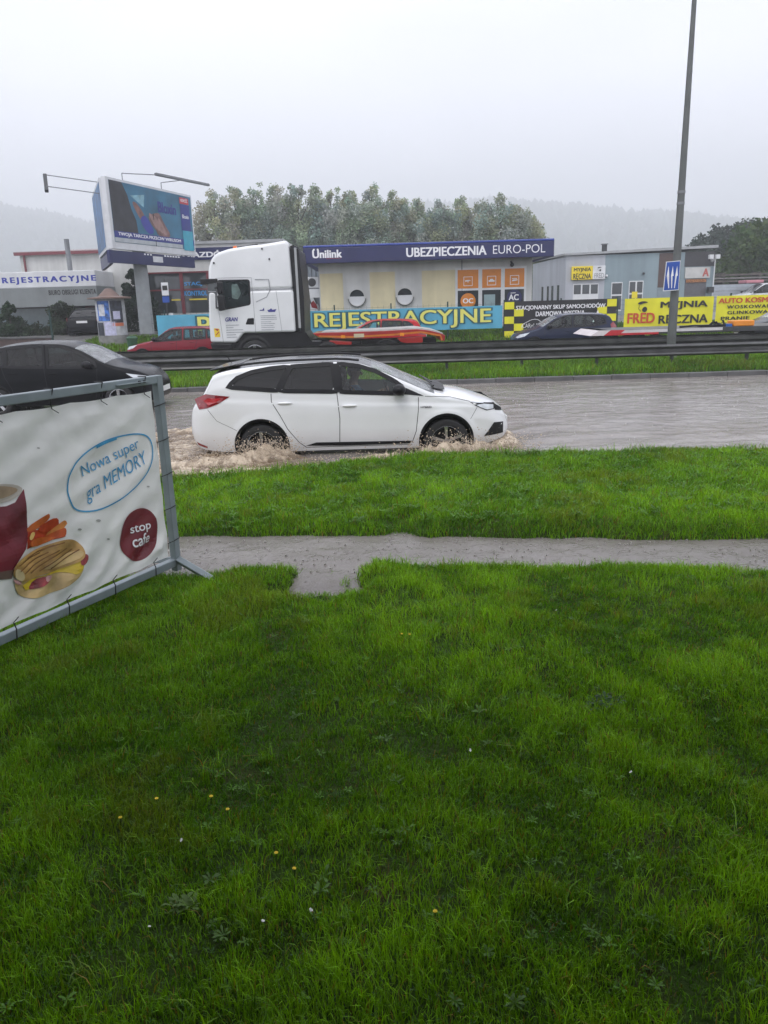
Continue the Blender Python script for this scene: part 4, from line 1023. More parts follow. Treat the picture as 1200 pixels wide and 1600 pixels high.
    if seats:
        mb = MB(); x0, x1 = arches[0][0], arches[-1][0]; hw = bd.W/2*.80
        mb.box(.35, x1-.35, -hw, hw, floor_z, floor_z+.05)
        for sx, zt in ((x0+.42, 1.0), (x0+1.28, 1.05)):
            for sy in (-.36, .36):
                mb.box(sx-.05, sx+.45, sy-.24, sy+.24, floor_z+.12, floor_z+.30)
                mb.add([(sx-.17,sy-.23,zt),(sx-.17,sy+.23,zt),(sx-.05,sy+.23,zt),(sx-.05,sy-.23,zt),(sx,sy-.24,floor_z+.2),(sx,sy+.24,floor_z+.2),(sx+.12,sy+.24,floor_z+.2),(sx+.12,sy-.24,floor_z+.2)],
                       [(0,1,2,3),(4,7,6,5),(0,4,5,1),(1,5,6,2),(2,6,7,3),(3,7,4,0)])
                mb.box(sx-.18, sx-.09, sy-.12, sy+.12, zt+.02, zt+.20)
        mb.box(x1-.85, x1-.30, -hw, hw, .62, .84)
        mb.build('seats', interior_m, root, bevel=.03)
    return body_o, proj

def make_wheel(root, x, y, r, tw, side, style):
    h = tw/2; z = r
    t = MB().lathe([(r*.66, -h*.9), (r*.80, -h), (r*.93, -h*.92), (r, -h*.62), (r, h*.62), (r*.93, h*.92), (r*.80, h), (r*.66, h*.9)], 40, 'y', (x, y, z)).build('wheel', rubber, root, True)
    f = side*h
    m = MB().lathe([(r*.69, -h*.9), (r*.64, -h*.8), (r*.62, h*.6), (r*.66, h*.93), (r*.70, h*.90)] if side > 0 else [(r*.69, h*.9), (r*.64, h*.8), (r*.62, -h*.6), (r*.66, -h*.93), (r*.70, -h*.90)], 40, 'y', (x, y, z))
    m.cyl((x, y+f*.55, z), (x, y+f*.92, z), r*.14, r*.11, 16)
    for k in range(5):
        a = 2*PI*k/5 + .35
        for d in ((-.10, .10) if style == 'spoke' else (0,)):
            c, s_ = math.cos(a+d), math.sin(a+d); c2, s2 = math.cos(a+d*.55), math.sin(a+d*.55)
            m.bar((x+c*r*.08, y+f*.80, z+s_*r*.08), (x+c2*r*.65, y+f*.86, z+s2*r*.65), r*.075 if style == 'spoke' else r*.2, .02, up=(0,1,0))
    m.build('rim', chrome, t, True)
    MB().cyl((x, y-f*.2, z), (x, y+f*.1, z), r*.55, n=24).build('brake_disc', trimm, t)

def mirror(root, proj, x, z, m, cap=None):
    for s in (-1, 1):
        p = Vector(proj(s, 0)(x, z)); mb = MB().ball((p.x-.02, p.y+s*.13, p.z+.05), .11, 8, (.85, 1.0, .72))
        o = mb.build('wing_mirror', cap or m, root, True)
        MB().bar((p.x+.02, p.y-s*.02, p.z-.03), (p.x, p.y+s*.1, p.z+.01), .06, .04).build('mirror_arm', trimm, o)
        MB().cyl((p.x-.105, p.y+s*.13, p.z+.05), (p.x-.09, p.y+s*.13, p.z+.05), .06, n=14).build('mirror_glass', dim, o)

def W4(poly, gm, nm, d=.02): return (poly, gm, nm, shrink(poly, d))

# --- white estate car in the flood
wpaint = mat('white car paint', (.80, .81, .82), .22, var=.03, scale=2, coat=.6)
top = [(0, .60), (.03, .86), (.09, .965), (.18, 1.04), (.30, 1.22), (.40, 1.375), (.55, 1.425), (.72, 1.455), (1.0, 1.485), (1.5, 1.508), (2.05, 1.512), (2.40, 1.49), (2.68, 1.405), (3.12, 1.215), (3.50, 1.055), (3.64, 1.02), (3.92, .97), (4.2, .88), (4.40, .80), (4.53, .70), (4.585, .58), (4.60, .50)]
bot = [(0, .48), (.05, .36), (.2, .27), (.6, .23), (1.5, .22), (3.3, .22), (4.2, .24), (4.5, .30), (4.60, .40)]
belt = [(0, .90), (.5, 1.13), (1.2, 1.09), (2.1, 1.045), (2.9, 1.0), (3.4, .965), (4.2, .80), (4.6, .5)]
plan = [(0, .70), (.06, .80), (.2, .90), (.5, .965), (1.0, 1.0), (3.4, 1.0), (3.9, .97), (4.25, .88), (4.45, .75), (4.56, .60), (4.60, .48)]
bd = Body(top, bot, belt, plan, 1.76); bd.flare = ((1.04,.325,.375),(3.66,.325,.375)); bd.crease = ([0,.5,1.3,2.3,3.2,4.0],[.90,.965,.925,.875,.845,.80])
wc = thing('estate_car', 'white estate car with black roof driving through the flooded road', 'car', (-2.74, 11.65, -.165), 0)
wins = [W4([(.60,1.165),(.74,1.285),(.95,1.36),(1.2,1.40),(1.47,1.42),(1.40,1.30),(1.29,1.10)], privacy, 'quarter_window'),
        W4([(1.51,1.42),(2.07,1.435),(2.12,1.06),(1.33,1.095),(1.43,1.30)], privacy, 'rear_door_window'),
        W4([(2.16,1.435),(2.44,1.40),(2.67,1.325),(2.90,1.205),(3.04,1.115),(3.0,1.01),(2.19,1.055)], clear, 'front_door_window')]
lights = [([(3.99,.86),(4.36,.825),(4.36,.735),(4.24,.725),(4.08,.80)], trimm, 'headlight_housing'), ([(4.09,.812),(4.20,.822),(4.345,.800),(4.345,.745),(4.245,.738),(4.15,.775)], lampglass, 'headlight', .010), ([(4.0,.852),(4.10,.838),(4.20,.832),(4.19,.842),(4.08,.852)], lampglass, 'headlight', .010),
          ([(.24,.985),(.34,1.02),(.52,1.01),(.42,.955),(.32,.92)], mat('bright red lamp', (.45,.015,.02), .15, coat=1), 'tail_light_lens', .010),
          ([(.10,1.0),(.28,1.075),(.63,1.035),(.46,.94),(.30,.88),(.17,.86)], redlamp, 'tail_light'),
          ([(4.33,.835),(4.47,.74),(4.48,.70),(4.37,.72)], trimm, 'grille'),
          ([(4.20,.36),(4.35,.55),(4.50,.54),(4.50,.38)], trimm, 'lower_grille'),
          ([(.07,.39),(.24,.33),(.24,.30),(.10,.34)], redlamp, 'rear_reflector'),
          ([(1.66,.31),(1.81,.355),(3.17,.34),(3.14,.30),(2.22,.295)], trimm, 'sill_insert'),
          ([(2.075,1.44),(2.165,1.44),(2.195,1.05),(2.115,1.055)], trimm, 'pillar_trim'), ([(1.46,1.425),(1.52,1.425),(1.44,1.30),(1.34,1.09),(1.28,1.095),(1.39,1.30)], trimm, 'pillar_trim'),
          ([(3.0,1.005),(3.06,1.10),(3.18,1.045),(3.35,.965)], trimm, 'mirror_base')]
seams = [([(1.21,1.06),(1.21,.95),(1.32,.76),(1.42,.56),(1.57,.36),(1.66,.29)], .009), ([(2.13,1.04),(2.16,.69),(2.14,.30)], .009), ([(3.27,.95),(3.265,.77),(3.23,.48),(3.17,.31)], .009), ([(1.66,.285),(3.17,.285)], .007),
         ([(3.36,.96),(3.7,.945),(4.0,.865)], .006), ([(.30,.86),(.42,.70),(.62,.60),(.70,.56)], .005), ([(4.1,.78),(4.0,.62)], .005)]
gloss_black = mat('gloss black roof', (.012, .012, .014), .28, var=.1, coat=.4)
b_o, pj = make_car(wc, bd, wpaint, wins, [(1.04,.325,.375),(3.66,.325,.375)], .318, .775, (2.62, 3.50), (.20, .385), gloss_black, seams=seams, lights=lights, handles=[(1.40,.925),(2.30,.865)])
mirror(wc, pj, 3.02, 1.02, trimm)
# spoiler, rails, wiper, badge, plate
mb = MB(); mb.add([(.33,-.60,1.375),(.33,.60,1.375),(.75,.60,1.43),(.75,-.60,1.43),(.33,-.60,1.40),(.33,.60,1.40),(.75,.62,1.472),(.75,-.62,1.472)], [(0,3,2,1),(4,5,6,7),(0,1,5,4),(1,2,6,5),(2,3,7,6),(3,0,4,7)]); mb.build('roof_spoiler', gloss_black, wc, True, bevel=.012)
for s in (-1, 1):
    pts = [(x, s*(float(bd.half(x, float(bd.T(x))-.12))-.085), float(bd.T(x))-.01) for x in np.linspace(.72, 2.45, 12)]
    MB().tube(pts, .016).build('roof_rail', trimm, wc, True)
MB().tube([(3.50,-.55,1.075),(3.46,-.2,1.10),(3.40,.25,1.125)], .012).tube([(3.50,-.1,1.085),(3.44,.2,1.11),(3.36,.55,1.13)], .012).build('windscreen_wiper', trimm, wc)
mb = MB(); mb.add([(3.48,-.62,1.055),(3.66,-.60,1.02),(3.68,0,1.045),(3.66,.60,1.02),(3.48,.62,1.055),(3.50,0,1.09)], [(0,1,2,5),(5,2,3,4)]); mb.build('scuttle_panel', trimm, wc)
text_on('badge', 'HYBRID', (3.30,3.45,.80,.825), 0, mat('badge grey', (.12,.12,.13), .3), wc, fn=pj(-1, .004), world=False)
MB().box(4.60,4.615,-.26,.26,.45,.57).build('number_plate', platem, wc, bevel=.004)
MB().box(-.012,.002,-.26,.26,.74,.86).build('number_plate', platem, wc, bevel=.004)
MB().bar((.45,.45,1.42),(.40,.45,1.50),.012).build('aerial', trimm, wc)
st = MB(); st.lathe([(.185,-.012),(.20,0),(.185,.012),(.17,0),(.185,-.012)], 24, 'y', (0,0,0)); st.bar((-.17,0,0),(.17,0,0),.03,.015,up=(0,1,0))
sw = st.build('steering_wheel', interior_m, wc, True); sw.location = (2.86, -.0+.36, .93); sw.rotation_euler = (0, 0, 0)
sw.rotation_euler = Vector((.92, 0, .40)).to_track_quat('Y', 'Z').to_euler()

# --- people: one continuous skinned body
def person(label, loc, rz, joints, edges, skin_c, shirt_c, hair_c, seed=0):
    root = thing('person', label, 'person', loc, rz)
    me = bpy.data.meshes.new('body'); names = list(joints); me.from_pydata([joints[k][0] for k in names], [(names.index(a), names.index(b)) for a, b in edges], [])
    o = bpy.data.objects.new('body', me); COL.objects.link(o); o.parent = root
    sk = o.modifiers.new('skin', 'SKIN'); sk.use_smooth_shade = True
    for i, k in enumerate(names):
        r = joints[k][1]; me.skin_vertices[0].data[i].radius = (r if isinstance(r, tuple) else (r, r))
    me.skin_vertices[0].data[0].use_root = True
    ss = o.modifiers.new('sub', 'SUBSURF'); ss.levels = ss.render_levels = 2
    me.materials.append(mat('skin', skin_c, .5)); 
    h = Vector(joints['head'][0])
    sm = mat('shirt %d' % seed, shirt_c, .8)
    # clothing shell over torso and upper arms
    sh = bpy.data.meshes.new('shirt'); keep = [k for k in names if k in ('pelvis','waist','chest','neckbase','shl','shr','ell','elr')]
    sh.from_pydata([joints[k][0] for k in keep], [(keep.index(a), keep.index(b)) for a, b in edges if a in keep and b in keep], [])
    so_ = bpy.data.objects.new('shirt', sh); COL.objects.link(so_); so_.parent = root
    k2 = so_.modifiers.new('skin', 'SKIN'); k2.use_smooth_shade = True
    for i, k in enumerate(keep):
        r = joints[k][1]; r = r if isinstance(r, tuple) else (r, r); g = .7 if k == 'neckbase' else 1.12
        sh.skin_vertices[0].data[i].radius = (r[0]*g, r[1]*g)
    sh.skin_vertices[0].data[0].use_root = True
    s3 = so_.modifiers.new('sub', 'SUBSURF'); s3.levels = s3.render_levels = 2; sh.materials.append(sm)
    hm = MB().ball((h.x-.018, h.y, h.z+.035), .112, 8, (1.0, .82, 1.0)); hv = hm.build('hair', mat('hair %d' % seed, hair_c, .6), root, True)
    bmx = bmesh.new(); bmx.from_mesh(hv.data); bmesh.ops.delete(bmx, geom=[v for v in bmx.verts if v.co.z < h.z+.02 and v.co.x > h.x-.03], context='VERTS'); bmx.to_mesh(hv.data); bmx.free()
    MB().ball((h.x+.098, h.y, h.z-.01), .02, 6, (1, .8, 1.4)).build('nose', mat('skin', skin_c, .5), root, True)
    for s in (-1, 1):
        MB().ball((h.x+.01, h.y+s*.082, h.z-.01), .028, 6, (.8, .4, 1.2)).build('ear', mat('skin', skin_c, .5), root, True)
        MB().ball((h.x+.085, h.y+s*.034, h.z+.012), .012, 6).build('eye', trimm, root)
    MB().box(h.x+.088, h.x+.094, h.y-.025, h.y+.025, h.z-.062, h.z-.054).build('mouth', mat('lip', (.3,.12,.1), .5), root)
    for hn in ('hal', 'har'):
        if hn not in joints: continue
        c = Vector(joints[hn][0]); fm = MB()
        for i in range(4):
            yy = (i-1.5)*.019; l = (.034, .04, .038, .03)[i]
            fm.tube([(c.x+.01, c.y+yy, c.z+.03), (c.x+.012+l*.6, c.y+yy, c.z+.05), (c.x+.02+l, c.y+yy, c.z+.028), (c.x+.012+l, c.y+yy, c.z+.0)], .0085, 6)
        sgn = 1 if hn == 'har' else -1
        fm.tube([(c.x, c.y+sgn*.035, c.z+.02), (c.x+.035, c.y+sgn*.03, c.z+.015), (c.x+.055, c.y+sgn*.015, c.z-.01)], .01, 6)
        fm.build('fingers', mat('skin', skin_c, .5), root, True)
    return root
def seated(hx):
    J = {'pelvis': ((0,0,.12), (.15,.17)), 'waist': ((-.05,0,.30), (.13,.16)), 'chest': ((-.10,0,.52), (.14,.18)), 'neckbase': ((-.10,0,.66), (.09,.11)), 'neck': ((-.085,0,.72), .055), 'head': ((-.06,0,.83), (.095,.085)), 'crown': ((-.055,0,.895), (.075,.068)),
         'shl': ((-.09,.19,.60), .066), 'shr': ((-.09,-.19,.60), .066), 'ell': ((.10,.25,.42), .05), 'elr': ((.10,-.25,.42), .05), 'wrl': ((.32,.15,.52), .032), 'wrr': ((.32,-.15,.52), .032), 'hal': ((.39,.14,.545), .036), 'har': ((.39,-.14,.545), .036),
         'hpl': ((.05,.10,.10), .09), 'hpr': ((.05,-.10,.10), .09), 'knl': ((.45,.12,.16), .065), 'knr': ((.45,-.12,.16), .065), 'ftl': ((.68,.12,-.12), .045), 'ftr': ((.68,-.12,-.12), .045)}
    E_ = [('pelvis','waist'),('waist','chest'),('chest','neckbase'),('neckbase','neck'),('neck','head'),('head','crown'),('chest','shl'),('chest','shr'),('shl','ell'),('shr','elr'),('ell','wrl'),('elr','wrr'),('wrl','hal'),('wrr','har'),('pelvis','hpl'),('pelvis','hpr'),('hpl','knl'),('hpr','knr'),('knl','ftl'),('knr','ftr')]
    return J, E_
J, E_ = seated(0)
person('person in blue shirt driving the white estate car, hands on the steering wheel', (-2.74+2.42, 11.65+.36, -.165+.38), 0, J, E_, (.50,.32,.24), (.10,.16,.26), (.05,.035,.025), 1)

# --- other cars: one hatchback shape stretched and dressed
def hatch(name, label, cat, loc, rz, L, W, H, paint, roofline='hatch', gl=clear, rglass=None, trim_lights=True, group=None, wheel_r=.30):
    sx, sz = L/4.0, H/1.47
    if roofline == 'hatch':
        top = [(0,.58),(.03,.86),(.10,.98),(.22,1.16),(.36,1.36),(.55,1.425),(1.0,1.46),(1.6,1.47),(2.05,1.445),(2.4,1.36),(2.95,1.05),(3.12,.97),(3.4,.90),(3.7,.80),(3.87,.70),(3.97,.58),(4.0,.46)]
        wq = [(.50,1.06),(.56,1.22),(.72,1.33),(.93,1.37),(.84,1.0)]; wr_ = [(.99,1.375),(1.72,1.395),(1.76,.965),(.90,.995)]; wf = [(1.81,1.395),(2.08,1.37),(2.38,1.25),(2.74,1.04),(2.78,.93),(1.83,.96)]
        sh, re = (2.38, 2.96), (.12, .34)
    elif roofline == 'fastback':      # rounded tail with a shelf below the upright glass
        top = [(0,.60),(.03,.82),(.10,.93),(.34,.98),(.44,1.08),(.60,1.30),(.78,1.385),(1.1,1.44),(1.6,1.47),(2.05,1.455),(2.45,1.36),(3.0,1.07),(3.2,.99),(3.5,.92),(3.78,.81),(3.92,.68),(3.98,.56),(4.0,.46)]
        wq = [(.86,1.01),(.80,1.22),(.88,1.30),(1.0,1.335),(1.0,1.0)]; wr_ = [(1.04,1.345),(1.78,1.385),(1.80,.965),(1.04,.995)]; wf = [(1.86,1.385),(2.14,1.36),(2.44,1.245),(2.80,1.045),(2.84,.94),(1.88,.96)]
        sh, re = (2.42, 3.02), (.45, .62)
    elif roofline == 'boxy':
        top = [(0,.50),(.02,.80),(.08,.95),(.20,1.22),(.30,1.40),(.50,1.45),(1.2,1.47),(1.9,1.46),(2.15,1.42),(2.45,1.24),(2.86,.97),(3.0,.93),(3.5,.84),(3.85,.72),(3.97,.62),(4.0,.48)]
        wq = [(.33,1.02),(.40,1.25),(.50,1.33),(.56,1.33),(.52,1.0)]; wr_ = [(.62,1.36),(1.48,1.375),(1.50,.965),(.62,.985)]; wf = [(1.60,1.375),(2.02,1.36),(2.34,1.20),(2.66,1.0),(2.68,.92),(1.60,.955)]
        sh, re = (2.15, 2.88), (.10, .28)
    else:                               # saloon
        top = [(0,.56),(.02,.84),(.08,.94),(.45,.98),(.70,1.02),(1.05,1.24),(1.35,1.40),(1.7,1.46),(2.1,1.46),(2.45,1.36),(2.95,1.05),(3.1,.98),(3.5,.89),(3.85,.77),(3.97,.62),(4.0,.46)]
        wq = [(.85,1.03),(1.12,1.23),(1.30,1.33),(1.30,1.0)]; wr_ = [(1.35,1.345),(1.86,1.395),(1.88,.965),(1.36,.99)]; wf = [(1.93,1.395),(2.12,1.37),(2.44,1.25),(2.78,1.05),(2.8,.94),(1.94,.96)]
        sh, re = (2.45, 2.96), (.72, 1.33)
    S = lambda pts: [(x*sx, z*sz) for x, z in pts]
    bot = S([(0,.42),(.06,.30),(.3,.22),(1,.19),(3.2,.19),(3.85,.22),(3.97,.28),(4.0,.36)])
    belt = S([(0,.82),(.4,1.0),(.9,.97),(2.0,.94),(2.9,.91),(3.6,.80),(4,.46)])
    plan = [(x*sx, v) for x, v in [(0,.74),(.06,.84),(.25,.94),(.7,1),(2.9,1),(3.4,.96),(3.75,.86),(3.92,.70),(4,.52)]]
    b = Body(S(top), bot, belt, plan, W)
    root = thing(name, label, cat, loc, rz, group)
    rg = rglass or gl
    wins = [W4(S(wq), rg, 'quarter_window'), W4(S(wr_), rg, 'rear_door_window'), W4(S(wf), gl, 'front_door_window')]
    seams = [(S([(.95,.98),(1.0,.8),(1.12,.55),(1.18,.26)]), .012), (S([(1.80,.95),(1.83,.6),(1.81,.25)]), .012), (S([(2.86,.91),(2.84,.55),(2.76,.26)]), .012)]
    lts = [(S([(3.42,.80),(3.78,.735),(3.92,.63),(3.86,.60),(3.62,.66)]), lampglass, 'headlight'),
           (S([(.04,.80),(.10,.97),(.22,1.12),(.34,1.02),(.30,.86)]), redlamp, 'tail_light'),
           (S([(3.72,.44),(3.9,.46),(3.96,.36),(3.7,.32)]), trimm, 'lower_grille')]
    o, pj = make_car(root, b, paint, wins, [(.78*sx, wheel_r, wheel_r+.05), (3.24*sx, wheel_r, wheel_r+.05)], wheel_r, W/2-.11, tuple(x*sx for x in sh), tuple(x*sx for x in re), None, seams=seams, lights=lts,
                     handles=S([(1.18,.86),(1.98,.83)]), rim_style='plain', glass_w=wetscreen)
    mirror(root, pj, 2.72*sx, .95*sz, trimm)
    MB().box(4.0*sx, 4.0*sx+.012, -.26, .26, .40, .51).build('number_plate', platem, root)
    MB().box(-.012, .002, -.26, .26, .70*sz, .70*sz+.11).build('number_plate', platem, root)
    MB().tube([(3.02*sx,-.5,1.02*sz),(2.93*sx,-.1,1.06*sz),(2.85*sx,.35,1.10*sz)], .012).build('windscreen_wiper', trimm, root)
    return root
def car_paint(n, c): return mat(n, c, .25, var=.08, scale=2, coat=.10, spec=.2)
k_black = mat('black car paint', (.005, .006, .008), .22, var=.08, scale=2, coat=.05, spec=.12); k_red = car_paint('dark red car paint', (.22, .012, .025)); k_bright = car_paint('bright red car paint', (.45, .012, .018)); k_blue = car_paint('navy car paint', (.012, .018, .048)); k_grey = car_paint('dark grey car paint', (.018, .022, .030))
hatch('hatchback', 'black hatchback in the flooded far lane, behind the white banner', 'car', (-9.07, 17.5, -.06), 0, 4.25, 1.76, 1.56, k_black, 'fastback', dim, dim, wheel_r=.31)
hatch('hatchback', 'dark red hatchback with misted windows, half hidden by the white lorry', 'car', (-10.03+3.85, 31.6, .03), PI, 3.85, 1.6, 1.40, k_red, 'boxy', glass('misted glass', (.45,.60,.58), .3), wheel_r=.28)
hatch('hatchback', 'bright red hatchback passing behind the empty red car trailer', 'car', (-2.15+4.05, 31.6, .03), PI, 4.05, 1.74, 1.46, k_bright, 'hatch', clear, dim)
hatch('hatchback', 'navy blue hatchback in front of the black fence banner', 'car', (5.2+4.0, 30.9, .03), PI, 4.0, 1.72, 1.49, k_blue, 'hatch', clear, clear)
hatch('hatchback', 'dark grey car entering from the right beyond the flatbed', 'car', (14.35+4.3, 31.4, .03), PI, 4.3, 1.76, 1.50, k_grey, 'fastback', clear, dim)
hatch('saloon_car', 'black saloon parked tail first outside the inspection station', 'car', (-14.72, 39.4, .90), PI/2+.12, 4.4, 1.74, 1.42, k_black, 'saloon', dim, dim)
pj_ = seated(0)
person('person at the wheel of the bright red hatchback', (-2.15+4.05-2.42, 31.6-.36, .03+.36), PI, *pj_, (.55,.38,.30), (.35,.34,.33), (.10,.07,.05), 2)
# ------------------------------------------------------------------ lorry and trailers
lw = mat('white lorry paint', (.74, .75, .76), .25, var=.05, scale=1.2, coat=.5)
tr_ = thing('lorry', 'white high roofed lorry cab standing in the far lanes with blue lettering on its door', 'lorry', (-4.2, 28.2, .03))
def round_poly(pts, r, n=4):
    out = []; P = [Vector(p) for p in pts]; m = len(P)
    for i in range(m):
        a, b, c = P[i-1], P[i], P[(i+1) % m]; u = (a-b); v = (c-b); k = min(r, u.length*.45, v.length*.45)
        p, q = b+u.normalized()*k, b+v.normalized()*k
        for j in range(n+1):
            t = j/n; out.append(tuple(p*(1-t)**2 + b*2*t*(1-t) + q*t*t))
    return out
low_o = round_poly([(-5.70,2.62),(-5.74,2.02),(-5.77,1.75),(-5.78,.95),(-4.90,.92),(-4.62,1.24),(-2.83,1.22),(-2.84,2.62)], .10)
up_o = round_poly([(-5.70,2.64),(-5.66,3.35),(-5.52,3.70),(-5.34,3.86),(-4.95,3.98),(-4.24,4.07),(-3.83,4.09),(-2.99,4.20),(-2.90,4.08),(-2.845,2.64)], .14)
MB().prism(low_o, 27.0, 29.5).build('cab', lw, tr_, True, bevel=.07, world=True, seg=3)
MB().prism(up_o, 27.02, 29.48).build('roof_fairing', lw, tr_, True, bevel=.16, world=True, seg=4)
dg = mat('lorry dark glass', (.02, .028, .03), .06, var=.5, scale=2, coat=.6)
def lp2(name, pts, m, y=27.0, out=.006, r=.05): return shape_on(name, [round_poly(pts, r) if r else pts], y, m, tr_, out=out)
lp2('door_window_frame', [(-5.37,3.0),(-4.28,2.99),(-4.30,2.16),(-5.37,1.99)], trimm, r=.09)
lp2('door_window', [(-5.30,2.95),(-4.33,2.94),(-4.35,2.21),(-5.31,2.06)], dg, out=.012, r=.07)
lp2('curtain', [(-4.90,2.85),(-4.70,2.85),(-4.60,2.55),(-4.72,2.35),(-4.92,2.40)], mat('green grey curtain', (.10,.15,.14), .6, var=.5, scale=6), out=.016)
MB().add([(-5.72,27.04,2.98),(-5.40,26.99,2.97),(-5.44,26.99,2.08),(-5.76,27.04,2.04),(-5.74,29.46,2.98),(-5.78,29.46,2.04)], [(0,1,2,3),(0,3,5,4)]).build('windscreen', dg, tr_, world=True)
MB().prism([(-5.95,3.05),(-5.36,3.04),(-5.36,2.92),(-5.93,2.86)], 26.97, 29.53).build('sun_visor', trimm, tr_, world=True, bevel=.02)
MB().prism(round_poly([(-5.32,2.95),(-5.12,2.92),(-5.13,2.55),(-5.32,2.52)],.06), 26.55, 26.75).build('wing_mirror', trimm, tr_, world=True, bevel=.04)
MB().prism(round_poly([(-5.34,2.50),(-5.10,2.50),(-5.10,2.02),(-5.32,1.98)],.06), 26.55, 26.78).build('wing_mirror', trimm, tr_, world=True, bevel=.04)
MB().bar((-5.45,27,2.75),(-5.25,26.7,2.75),.06).bar((-5.45,27,2.10),(-5.25,26.7,2.10),.06).build('mirror_arm', trimm, tr_, world=True)
lp2('air_intake', [(-4.53,1.52),(-4.44,1.72),(-4.23,1.73),(-4.24,1.51)], trimm, r=.03)
seamm = mat('panel seam', (.30,.31,.33), .5)
def seam(pts, w=.014):
    v, f = ribbon(resample(pts, .2), w); flat_on('panel_seam', v, f, 27.0, seamm, tr_, out=.004)
seam([(-5.40,1.95),(-5.42,3.06),(-4.22,3.05),(-4.20,1.25)]); seam([(-5.40,1.95),(-5.33,.95)]); seam([(-3.42,2.6),(-3.30,1.24)]); seam([(-4.10,2.98),(-3.64,2.97),(-3.62,2.62),(-3.75,2.40),(-4.12,2.25)], .03)
seam([(-5.70,2.63),(-2.84,2.63)], .03)
for x, z in ((-5.44,3.55),(-3.80,3.95),(-3.58,3.62)): MB().cyl((x,26.99,z),(x,27.03,z),.03,n=10).build('marker_lamp', trimm, tr_, world=True)
navl = mat('navy lettering', (.03,.03,.22), .5)
text_on('lettering', 'GRAN', (-5.20,-4.78,1.64,1.77), 27.0, navl, tr_, .03, shear=.2, out=.008)
gl_ = mat('small grey lettering', (.32,.33,.36), .6, var=.5, scale=60)
sm_lines = [[(-5.20,z),(-5.20+w,z),(-5.20+w,z+.022),(-5.20,z+.022)] for z, w in ((1.50,.45),(1.42,.25),(1.34,.58),(1.26,.58),(1.18,.32),(1.10,.36))] + [[(-4.0,z),(-4.0+w,z),(-4.0+w,z+.02),(-4.0,z+.02)] for z, w in ((1.78,.52),(1.72,.55),(1.66,.55),(1.58,.35),(1.52,.48),(1.45,.42),(1.39,.46),(1.32,.42))]
for q in sm_lines: shape_on('small_print', [q], 27.0, gl_, tr_, out=.006)
shape_on('lorry_logo', [[(-4.01,1.96),(-3.86,1.96),(-3.86,2.06),(-3.92,1.99),(-4.01,1.99)], [(-3.76,1.98),(-3.72,1.91),(-3.50,1.91),(-3.44,2.0),(-3.58,1.98),(-3.62,2.03),(-3.70,1.98)]], 27.0, navl, tr_, out=.007)
lp2('warning_plate', [(-5.62,1.43),(-5.43,1.41),(-5.42,1.13),(-5.61,1.13)], mat('yellow plate', (.75,.55,.03), .5), r=.03); shape_on('warning_mark', [[(-5.60,1.41),(-5.45,1.40),(-5.5,1.32)],[(-5.58,1.2),(-5.46,1.32),(-5.44,1.30),(-5.56,1.18)]], 27.0, mat('red mark', (.4,.03,.03), .5), tr_, out=.009)
MB().prism([(-2.86,4.02),(-2.74,4.05),(-2.72,1.30),(-2.84,1.24)], 27.06, 29.4).build('rear_wall', trimm, tr_, world=True)
MB().prism([(-2.735,3.95),(-2.655,3.95),(-2.645,1.35),(-2.725,1.35)], 26.99, 27.3).build('pale_strip', mat('grey strip', (.34,.35,.36), .5), tr_, world=True)
MB().prism(round_poly([(-2.66,3.95),(-2.58,3.90),(-2.49,2.39),(-2.52,1.15),(-2.66,1.15)],.04), 27.0, 29.4).build('side_deflector', trimm, tr_, world=True)
MB().prism([(-5.76,.92),(-4.92,.90),(-4.62,1.22),(-2.5,1.20),(-2.3,.88),(-.6,.85),(-.6,.62),(-5.5,.45),(-5.74,.55)], 27.12, 29.38).build('chassis', trimm, tr_, world=True)
MB().prism([(-5.80,.94),(-5.05,.91),(-5.0,.50),(-5.70,.48)], 27.02, 29.48).build('bumper', trimm, tr_, world=True, bevel=.05)
MB().box(-2.9,-2.0,27.2,27.9,.80,.90).build('deck_plate', mat('grey strip', (.34,.35,.36), .5), tr_, world=True)
v, f = ribbon([(-4.27+.58*math.cos(a), .53+.58*math.sin(a)) for a in np.linspace(.1, PI-.1, 24)], .07); flat_on('wheel_arch', v, f, 27.0, rubber, tr_, out=.02)
MB().prism([(-4.97,4.03),(-4.82,4.06),(-4.84,4.16),(-4.95,4.14)], 28.1, 28.3).build('beacon', mat('orange beacon', (.75,.16,.02), .3), tr_, world=True, bevel=.02)
MB().bar((-4.7,27.5,4.05),(-4.0,27.5,4.12),.05).build('roof_bar', trimm, tr_, world=True)
for x in (-4.27, -1.75):
    for s in (-1, 1):
        make_wheel(tr_, x+4.2, s*1.08, .48 if x < -3 else .42, .30, s, 'plain')

